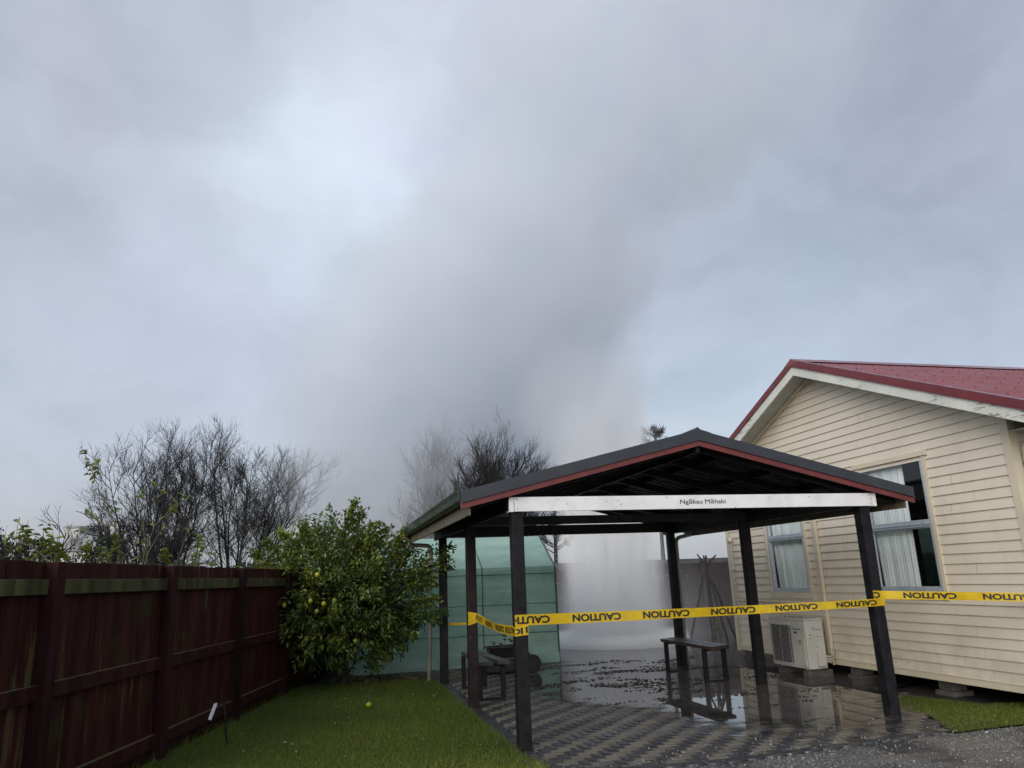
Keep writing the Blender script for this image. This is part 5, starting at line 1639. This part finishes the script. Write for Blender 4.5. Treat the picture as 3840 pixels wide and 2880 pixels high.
def build_lemon_tree():
    rng = np.random.default_rng(8)
    t = thing('lemon_tree', 'bushy lemon tree with yellow and green lemons, beside the fence', 'tree', (0.35, 13.3, -0.02))
    C0 = np.array([0.17, 13.30, 1.40]); RR = np.array([1.70, 1.20, 1.36])
    tr = Twigs(); tw = Twigs()
    base = np.array([0.34, 13.45, -0.05])
    tr.add(limb(base, np.array([0.05, -0.03, 1.0]), 0.62, 6, np.zeros(3), 0.03, rng), 0.075, 0.055, 9)
    top = base + np.array([0.03, -0.02, 0.58])
    forks = []
    for k in range(7):
        az = 2 * np.pi * k / 7 + rng.uniform(-0.2, 0.2)
        P = limb(top - np.array([0, 0, rng.uniform(0, 0.2)]), np.array([np.cos(az), np.sin(az) * 0.8, rng.uniform(0.35, 1.1)]), rng.uniform(0.9, 1.3), 8, np.array([0, 0, 0.4]), 0.10, rng)
        tr.add(P, 0.036, 0.014, 6); forks.append(P)
    tips = []
    # outline of the crown: radius changes with direction so that it is lumpy
    def rad(u):
        az = np.arctan2(u[1], u[0]); el = np.arcsin(np.clip(u[2], -1, 1))
        r = 1 + 0.07 * np.sin(3 * az + 1.0) * np.cos(el) + 0.07 * np.sin(5 * az + 3 * el + 2) + 0.06 * np.sin(4 * el - 2 * az + 0.5)
        if u[2] < -0.35: r *= 0.93
        return r
    nb = 600
    for i in range(nb):
        u = rng.normal(size=3); u /= np.linalg.norm(u)
        if u[2] < -0.75 and rng.random() < 0.7: continue
        e = C0 + RR * u * rad(u) * rng.uniform(0.72, 1.0)
        if e[2] < 0.12: e[2] = 0.12 + rng.random() * 0.15
        P = forks[rng.integers(len(forks))]; s = P[rng.integers(3, 8)]
        d = e - s
        Q = np.array([s + d * f + rng.normal(0, 0.035, 3) * np.sin(np.pi * f) + np.array([0, 0, 0.10 * np.sin(np.pi * f)]) for f in np.linspace(0, 1, 6)])
        tw.add(Q, 0.009, 0.003, 4)
        tips.append((Q, u))
    # extra shoots past the outline
    for e in ((0.44, 12.8, 2.90), (0.36, 12.8, 2.76), (0.56, 12.85, 2.72), (0.80, 12.8, 2.52), (0.95, 12.9, 2.42), (1.25, 12.7, 2.25), (1.30, 12.6, 2.42), (-0.95, 12.95, 2.28), (-1.1, 12.9, 2.10), (-0.4, 12.9, 2.55), (-0.7, 12.95, 2.42),
              (1.62, 12.45, 1.75), (1.70, 12.35, 1.55), (1.75, 12.5, 1.30), (1.85, 12.15, 1.95), (1.92, 12.1, 2.10), (1.9, 12.13, 1.80), (1.84, 12.3, 1.10), (1.75, 12.5, 0.98), (1.4, 12.6, 0.75), (1.2, 12.7, 0.55), (0.95, 12.9, 0.42), (0.86, 13.03, 0.25), (-1.05, 12.8, 0.55), (-0.95, 12.7, 0.30), (-0.85, 12.6, 0.62)):
        e = np.array(e); u = (e - C0) / RR; u /= np.linalg.norm(u); s = C0 + RR * u * 0.65
        Q = np.array([s + (e - s) * f + rng.normal(0, 0.02, 3) * np.sin(np.pi * f) for f in np.linspace(0, 1, 6)])
        tw.add(Q, 0.007, 0.003, 4); tips.append((Q, u)); tips.append((Q, u))
    C = []; D = []; Nn = []; T = []
    for Q, u in tips:
        n = rng.integers(32, 58)
        ct = np.clip(rng.normal(0.42, 0.17), 0.05, 0.95)
        for k in range(n):
            f = 1 - rng.random() ** 1.7 * 0.62
            q = f * (len(Q) - 1.001); i = int(q); p = Q[i] + (Q[i + 1] - Q[i]) * (q - i)
            dd = (Q[i + 1] - Q[i]); dd = dd / (np.linalg.norm(dd) + 1e-9)
            C.append(p + rng.normal(0, 0.045, 3)); D.append(dd * 0.6 + rng.normal(size=3) * 0.7 + u * 0.45 + np.array([0, 0, -0.15])); Nn.append(np.array([0, 0, 1.0]) + u * 0.6 + rng.normal(size=3) * 0.45)
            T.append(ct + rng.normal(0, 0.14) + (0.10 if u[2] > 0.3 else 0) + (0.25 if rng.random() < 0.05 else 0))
    n = len(C)
    V, F = leaf_mesh(C, D, Nn, rng.uniform(0.055, 0.105, n), rng.uniform(0.028, 0.048, n), 0.35)
    tr.build('trunk', M['bark'], t); tw.build('branches', M['bark'], t)
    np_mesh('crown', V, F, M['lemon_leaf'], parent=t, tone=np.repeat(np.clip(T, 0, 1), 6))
    for i, (p, k) in enumerate(LEMONS):
        m = MB(); v = Vector(p); out = (v - Vector(C0)); out.normalize()
        fruit(m, v - out * 0.02, 0.036, (random.uniform(-0.4, 0.4), random.uniform(-0.3, 0.3), -1), i)
        m.build('lemon', M['fruit_' + k], t, smooth=True)


build_lemon_tree()
m = MB(); fruit(m, (0.598, 10.72, 0.040), 0.037, (1, 0.25, 0.1), 77)
tag(m.build('fallen_lemon', M['fruit_y'], None, smooth=True), 'single yellow lemon lying on the open lawn', 'lemon')


# ------------------------------------------------------------------ sapling with tag
def build_sapling():
    t = thing('sapling', 'thin bare sapling with a white plastic tag beside the fence', 'sapling', (-0.968, 9.14, -0.01))
    tw = Twigs()
    tw.add(np.array([(-0.968, 9.14, -0.03), (-0.99, 9.11, 0.1), (-1.0, 9.09, 0.235), (-1.01, 9.07, 0.33), (-1.02, 9.05, 0.42)]), 0.013, 0.009, 7)
    tw.add(np.array([(-1.0, 9.09, 0.26), (-1.02, 9.05, 0.36), (-1.117, 9.073, 0.41), (-1.17, 9.08, 0.44), (-1.244, 9.09, 0.50)]), 0.006, 0.004, 5)
    tw.add(np.array([(-1.244, 9.09, 0.50), (-1.26, 9.09, 0.53), (-1.285, 9.09, 0.57)]), 0.004, 0.002, 4)
    tw.add(np.array([(-1.244, 9.09, 0.50), (-1.33, 9.12, 0.475), (-1.407, 9.143, 0.425), (-1.46, 9.15, 0.40), (-1.519, 9.17, 0.42), (-1.57, 9.17, 0.47), (-1.585, 9.165, 0.54), (-1.575, 9.15, 0.62), (-1.555, 9.13, 0.70), (-1.542, 9.10, 0.80)]), 0.0045, 0.002, 4)
    tw.add(np.array([(-1.47, 9.15, 0.40), (-1.51, 9.15, 0.46), (-1.555, 9.14, 0.53), (-1.575, 9.14, 0.56)]), 0.003, 0.002, 4)
    tw.add(np.array([(-0.985, 9.12, 0.08), (-1.02, 9.12, 0.16), (-1.05, 9.13, 0.22)]), 0.004, 0.002, 4)
    tw.build('stem', M['stick'], t)
    g_ = MB(); g_.beam((-1.105, 9.055, 0.405), (-1.155, 9.045, 0.255), 0.036, 0.0012, (0.3, 1, 0.1)); g_.beam((-1.09, 9.05, 0.412), (-1.125, 9.05, 0.400), 0.014, 0.006, (0, 1, 0))
    g_.build('plastic_tag', M['white_tag'], t)
    V, F = leaf_mesh([(-1.555, 9.14, 0.545), (-1.54, 9.14, 0.545)], [(0.5, -0.3, 0.2), (1, -0.2, -0.2)], [(0, -1, 0.4), (0, -1, 0.3)], [0.035, 0.03], [0.018, 0.016])
    np_mesh('leaf', V, F, M['shrub_leaf'], parent=t, tone=np.full(12, 0.95))


build_sapling()


# ------------------------------------------------------------------ yard behind the shelter
def build_back_fence():
    t = thing('boundary_fence', 'brown grey board fence dimmed by spray at the back', 'fence', (8.5, 21, 0))
    m = MB(); x = 3.4; rng = random.Random(9)
    while x < 16:
        m.box(x + 0.002, 21 + rng.uniform(-0.006, 0.006), 0, x + 0.148, 21.02, 1.90 - 0.0 * x + rng.uniform(-0.004, 0.004)); x += 0.15
    m.build('board_panel', M['far_wall'], t)
    m = MB(); m.box(3.4, 20.97, 1.80, 16, 20.992, 1.94); m.build('capping_rail', M['far_rail'], t)
    for px in (5.5, 8.2, 10.9, 13.6):
        q = MB(); q.box(px, 20.86, 0, px + 0.1, 20.965, 1.85); q.build('post', M['far_wall'], t)


build_back_fence()


def build_tripod():
    t = thing('stick_tripod', 'tepee of dark sticks tied at the top, standing near the house', 'plant support', (8.72, 16.4, 0))
    tie = Vector((8.712, 16.45, 1.70))
    for ft, tp in (((8.28, 16.75, -0.03), (8.90, 16.30, 1.925)), ((8.62, 16.30, -0.03), (8.78, 16.52, 1.90)), ((8.95, 16.2, -0.03), (8.57, 16.55, 1.965)), ((9.40, 16.6, -0.03), (8.66, 16.40, 1.93)), ((9.05, 16.95, -0.03), (8.70, 16.35, 1.93))):
        a, b = Vector(ft), Vector(tp)
        pts = []
        for i in range(9):
            u = i / 8
            p = a.lerp(tie + Vector((random.uniform(-0.02, 0.02), random.uniform(-0.02, 0.02), 0)), min(1, u / 0.87)) if u < 0.87 else tie.lerp(b, (u - 0.87) / 0.13)
            pts.append(p + Vector((random.uniform(-0.014, 0.014), random.uniform(-0.014, 0.014), 0)) * (0 if i in (0,) else 1))
        s = MB(); s.tube(pts, [0.030, 0.029, 0.030, 0.027, 0.028, 0.025, 0.024, 0.023, 0.018], 7); s.build('stick', M['stick'], t, smooth=True)
    k = MB()
    k.tube([tie + Vector((0.045 * math.cos(a), 0.045 * math.sin(a), 0.008 * math.sin(3 * a))) for a in np.linspace(0, 6.28, 14)], 0.008, 5)
    k.tube([tie + Vector((0.045 * math.cos(a), 0.045 * math.sin(a), -0.03 + 0.008 * math.sin(2 * a))) for a in np.linspace(0, 6.28, 14)], 0.008, 5)
    k.build('tie', M['bark'], t)


build_tripod()


def small_bush(label, x, y, h, seed, n=150):
    rng = np.random.default_rng(seed)
    t = thing('young_shrub', label, 'shrub', (x, y, 0), 'young shrubs by the back fence')
    tw = Twigs(); C = []; D = []
    for k in range(6):
        P = limb(np.array([x, y, -0.03]), np.array([rng.normal(0, 0.25), rng.normal(0, 0.25), 1.0]), h * rng.uniform(0.7, 1.05), 7, np.zeros(3), 0.06, rng); tw.add(P, 0.010, 0.003, 4)
        for i in range(n // 6):
            f = rng.uniform(0.25, 1) * 5.99; j = int(f); C.append(P[j] + rng.normal(0, 0.03, 3)); D.append(rng.normal(size=3) + np.array([0, 0, 0.4]))
    V, F = leaf_mesh(C, D, rng.normal(size=(len(C), 3)) + np.array([0, 0, 1]), rng.uniform(0.03, 0.07, len(C)), rng.uniform(0.015, 0.03, len(C)))
    tw.build('stems', M['bark'], t)
    np_mesh('foliage', V, F, M['shrub_leaf'], parent=t, tone=np.repeat(rng.beta(2, 3, len(C)), 6))


small_bush('thin leafy shrub growing beneath the stick tepee', 8.95, 16.5, 0.95, 51)
small_bush('sparse low weeds standing in water beside the back downpipe', 6.75, 13.9, 0.22, 52, 90)


def build_far_house():
    t = thing('far_building', 'pale flat building far off, half hidden by bare twigs', 'building', (-19.3, 68, 0))
    m = MB(); m.box(-20.4, 67.5, 0, -19.4, 72, 6.75); m.build('tower_wall', M['far_house'], t)
    m = MB(); m.box(-20.5, 67.4, 6.75, -19.3, 72.1, 6.9); m.build('tower_roof', M['far_roof'], t)
    m = MB(); m.prism([(-21.5, 4.9), (-16.4, 4.9), (-18.5, 6.1), (-19.4, 6.1)], 'y', 67.2, 71); m.build('roof', M['far_roof'], t)
    m = MB(); m.box(-21.3, 67.45, 0, -16.7, 70.9, 4.88); m.build('wall', M['far_house'], t)


build_far_house()


def build_pine(label, x, y, h, seed):
    rng = np.random.default_rng(seed)
    t = thing('conifer', label, 'tree', (x, y, 0), 'tall conifers behind the steam')
    tw = Twigs(); tw.add(np.array([(x, y, -0.1), (x + 0.05, y, h * 0.5), (x + 0.12, y, h)]), 0.11, 0.02, 6)
    C = []; D = []
    for k in range(46):
        z = h * (0.45 + 0.55 * rng.random()); az = rng.uniform(0, 6.28); L = (h - z) * 0.28 + 0.35
        P = limb(np.array([x + 0.06, y, z]), np.array([np.cos(az), np.sin(az), 0.55]), L, 6, np.array([0, 0, 0.3]), 0.05, rng); tw.add(P, 0.02, 0.006, 4)
        for i in range(60):
            j = rng.integers(2, 6); C.append(P[j] + rng.normal(0, 0.04, 3)); D.append(P[j] - P[j - 1] + rng.normal(size=3) * 0.10)
    V, F = leaf_mesh(C, D, rng.normal(size=(len(C), 3)), rng.uniform(0.16, 0.30, len(C)), np.full(len(C), 0.014))
    tw.build('trunk', M['dark_bark'], t)
    np_mesh('crown', V, F, M['needle'], parent=t, tone=np.repeat(rng.random(len(C)), 6))


build_pine('tufted conifer top showing faintly just left of the shelter ridge', 12.6, 27.2, 7.1, 61)
build_pine('hazy conifer tip lower behind the shelter roof, right of the bare trees', 7.6, 25.0, 5.0, 62)


# ------------------------------------------------------------------ geyser spray and steam
BLOBS = [
    ((6.24, 17.01, 0.66), 0.80, 0.25), ((6.1, 16.68, 2.01), 0.91, 0.30), ((5.99, 16.47, 3.27), 1.02, 0.40), ((5.93, 16.36, 4.56), 1.31, 0.70), ((5.58, 16.16, 5.63), 1.64, 1.00),
    ((3.7, 27.2, 6.5), 5.4, 0.78), ((4.1, 25.4, 8.66), 5.2, 0.85), ((4.55, 20.2, 9.4), 3.98, 0.75), ((4.68, 16.01, 9.03), 2.69, 1.00), ((5.08, 15.59, 10.21), 2.47, 1.00),
    ((5.37, 15.14, 11.61), 2.47, 1.00), ((5.66, 14.69, 13.01), 2.92, 0.95), ((8.32, 14.46, 11.39), 1.68, 0.80), ((8.16, 14.03, 13.13), 2.47, 0.50), ((6.39, 14.2, 14.17), 2.69, 0.70), ((10.54, 13.31, 13.58), 1.79, 0.30)]


def volume_object(name, lo, hi, res, build_density, density, color, aniso=0.0):
    ng = bpy.data.node_groups.new(name, 'GeometryNodeTree')
    ng.interface.new_socket('Geometry', in_out='INPUT', socket_type='NodeSocketGeometry')
    ng.interface.new_socket('Geometry', in_out='OUTPUT', socket_type='NodeSocketGeometry')
    N, L = ng.nodes, ng.links

    class H:
        def math(s, op, a, b=0.0, c=0.0, clamp=False):
            n = N.new('ShaderNodeMath'); n.operation = op; n.use_clamp = clamp
            for i, v in enumerate((a, b, c)):
                if isinstance(v, (int, float)): n.inputs[i].default_value = v
                else: L.new(v, n.inputs[i])
            return n.outputs[0]

        def vec(s, op, a, b=None, scale=None):
            n = N.new('ShaderNodeVectorMath'); n.operation = op
            for i, v in enumerate((a, b)):
                if v is None: continue
                if isinstance(v, tuple): n.inputs[i].default_value = v
                else: L.new(v, n.inputs[i])
            if scale is not None: n.inputs['Scale'].default_value = scale
            return n.outputs['Value'] if op in ('LENGTH', 'DOT_PRODUCT') else n.outputs[0]

        def noise(s, v, scale, detail=3, rough=0.5, out=0):
            n = N.new('ShaderNodeTexNoise'); L.new(v, n.inputs['Vector'])
            n.inputs['Scale'].default_value = scale; n.inputs['Detail'].default_value = detail; n.inputs['Roughness'].default_value = rough
            return n.outputs['Color' if out else 0]

        def step(s, v, a, b, lo_=0.0, hi_=1.0):
            n = N.new('ShaderNodeMapRange'); n.interpolation_type = 'SMOOTHSTEP'
            L.new(v, n.inputs['Value'])
            for k, q in (('From Min', a), ('From Max', b), ('To Min', lo_), ('To Max', hi_)): n.inputs[k].default_value = q
            return n.outputs[0]

        def sep(s, v):
            n = N.new('ShaderNodeSeparateXYZ'); L.new(v, n.inputs[0]); return n.outputs
    h = H()
    pos = N.new('GeometryNodeInputPosition').outputs[0]
    dn = build_density(h, pos)
    vc = N.new('GeometryNodeVolumeCube')
    vc.inputs['Min'].default_value = lo; vc.inputs['Max'].default_value = hi
    for k, q in zip(('Resolution X', 'Resolution Y', 'Resolution Z'), res): vc.inputs[k].default_value = q
    L.new(dn, vc.inputs['Density'])
    mt = bpy.data.materials.new(name + ' mist'); mt.use_nodes = True; nt = mt.node_tree; nt.nodes.clear()
    out = nt.nodes.new('ShaderNodeOutputMaterial'); pv = nt.nodes.new('ShaderNodeVolumePrincipled')
    pv.inputs['Color'].default_value = (*color, 1); pv.inputs['Density'].default_value = density; pv.inputs['Anisotropy'].default_value = aniso
    nt.links.new(pv.outputs[0], out.inputs['Volume'])
    sm = N.new('GeometryNodeSetMaterial'); sm.inputs['Material'].default_value = mt
    og = N.new('NodeGroupOutput')
    L.new(vc.outputs[0], sm.inputs[0]); L.new(sm.outputs[0], og.inputs[0])
    v = bpy.data.volumes.new(name); v.materials.append(mt)
    o = bpy.data.objects.new(name, v); COL.objects.link(o)
    md = o.modifiers.new('field', 'NODES'); md.node_group = ng
    return o


def plume_density(h, pos):
    w1 = h.vec('SCALE', h.vec('SUBTRACT', h.noise(pos, 0.35, 3, 0.55, 1), (0.5, 0.5, 0.5)), scale=2.6)
    w2 = h.vec('SCALE', h.vec('SUBTRACT', h.noise(pos, 1.0, 4, 0.6, 1), (0.5, 0.5, 0.5)), scale=1.7)
    z = h.sep(pos)[2]
    k = h.step(z, 1.0, 6.0, 0.15, 1.0)
    wv = h.vec('ADD', w1, w2)
    sc = N_scale(h, wv, k)
    p = h.vec('ADD', pos, sc)
    tot = None
    for c, r, w in BLOBS:
        d = h.vec('LENGTH', h.vec('SCALE', h.vec('SUBTRACT', p, c), scale=1.0 / (r * 1.18)))
        v = h.math('MULTIPLY', h.step(d, 1.0, 0.62), w)
        tot = v if tot is None else h.math('MAXIMUM', tot, v)
    n = h.noise(pos, 0.8, 5, 0.6)
    return h.math('MULTIPLY', tot, h.step(n, 0.36, 0.60, 0.30, 1.35))


def N_scale(h, v, k):
    n = h.vec('SCALE', v, scale=1.0)
    node = n.node
    node.id_data.links.new(k, node.inputs['Scale'])
    return n


GX, GY = 6.66, 17.2


def spray_density(h, pos):
    x, y, z = h.sep(pos)
    dx = h.math('SUBTRACT', x, GX); dy = h.math('SUBTRACT', y, GY)
    r = h.math('SQRT', h.math('ADD', h.math('MULTIPLY', dx, dx), h.math('MULTIPLY', dy, dy)))
    st = h.noise(h.vec('MULTIPLY', pos, (2.4, 2.4, 0.35)), 1.6, 4, 0.65)
    rr = h.math('ADD', r, h.math('MULTIPLY', h.math('SUBTRACT', st, 0.5), 1.1))
    veil = h.math('MULTIPLY', h.step(rr, 1.40, 0.70), h.step(z, 7.5, 3.0))
    core = h.math('MULTIPLY', h.math('MULTIPLY', h.step(rr, 0.50, 0.05), 1.8), h.step(z, 6.5, 2.5))
    ring = h.math('MULTIPLY', h.step(h.math('ABSOLUTE', h.math('SUBTRACT', r, 1.35)), 0.35, 0.0), h.step(z, 0.34, 0.02, 0, 4.0))
    mist = h.math('MULTIPLY', h.step(r, 3.4, 1.0, 0, 0.05), h.step(z, 2.4, 0.0))
    return h.math('ADD', h.math('ADD', h.math('MULTIPLY', veil, h.step(st, 0.40, 0.60, 0.12, 1.6)), core), h.math('ADD', ring, mist))


o = volume_object('steam_plume', (-2.5, 10.5, 0.4), (12.8, 31.5, 16.8), (96, 124, 104), plume_density, 0.46, (0.932, 0.960, 1.0))
tag(o, 'tall grey steam plume drifting up and left behind the shelter', 'steam', kind='stuff')
o = volume_object('geyser_spray', (3.0, 13.6, 0.0), (10.2, 20.8, 8.0), (120, 120, 100), spray_density, 2.4, (0.985, 0.993, 1.0), -0.4)
tag(o, 'pale column of falling spray and mist behind the shelter', 'spray', kind='stuff')


def build_drops():
    rng = np.random.default_rng(77); V = []; F = []
    oct_ = np.array([(1, 0, 0), (-1, 0, 0), (0, 1, 0), (0, -1, 0), (0, 0, 1), (0, 0, -1)], float)
    fo = [(0, 2, 4), (2, 1, 4), (1, 3, 4), (3, 0, 4), (2, 0, 5), (1, 2, 5), (3, 1, 5), (0, 3, 5)]
    for i in range(900):
        a = rng.uniform(0, 6.28); r = abs(rng.normal(1.35, 0.32)); z = rng.uniform(0.1, 4.5)
        c = np.array([GX + r * np.cos(a), GY + r * np.sin(a), z]); s = rng.uniform(0.004, 0.012)
        o_ = len(V); V.extend((c + oct_ * np.array([s, s, s * rng.uniform(1, 2.0)])).tolist()); F.extend([[q + o_ for q in f] for f in fo])
    return np_mesh('water_drops', V, F, M['drop'])


tag(build_drops(), 'bright drops of water flying off the spray column', 'water drops', kind='stuff')
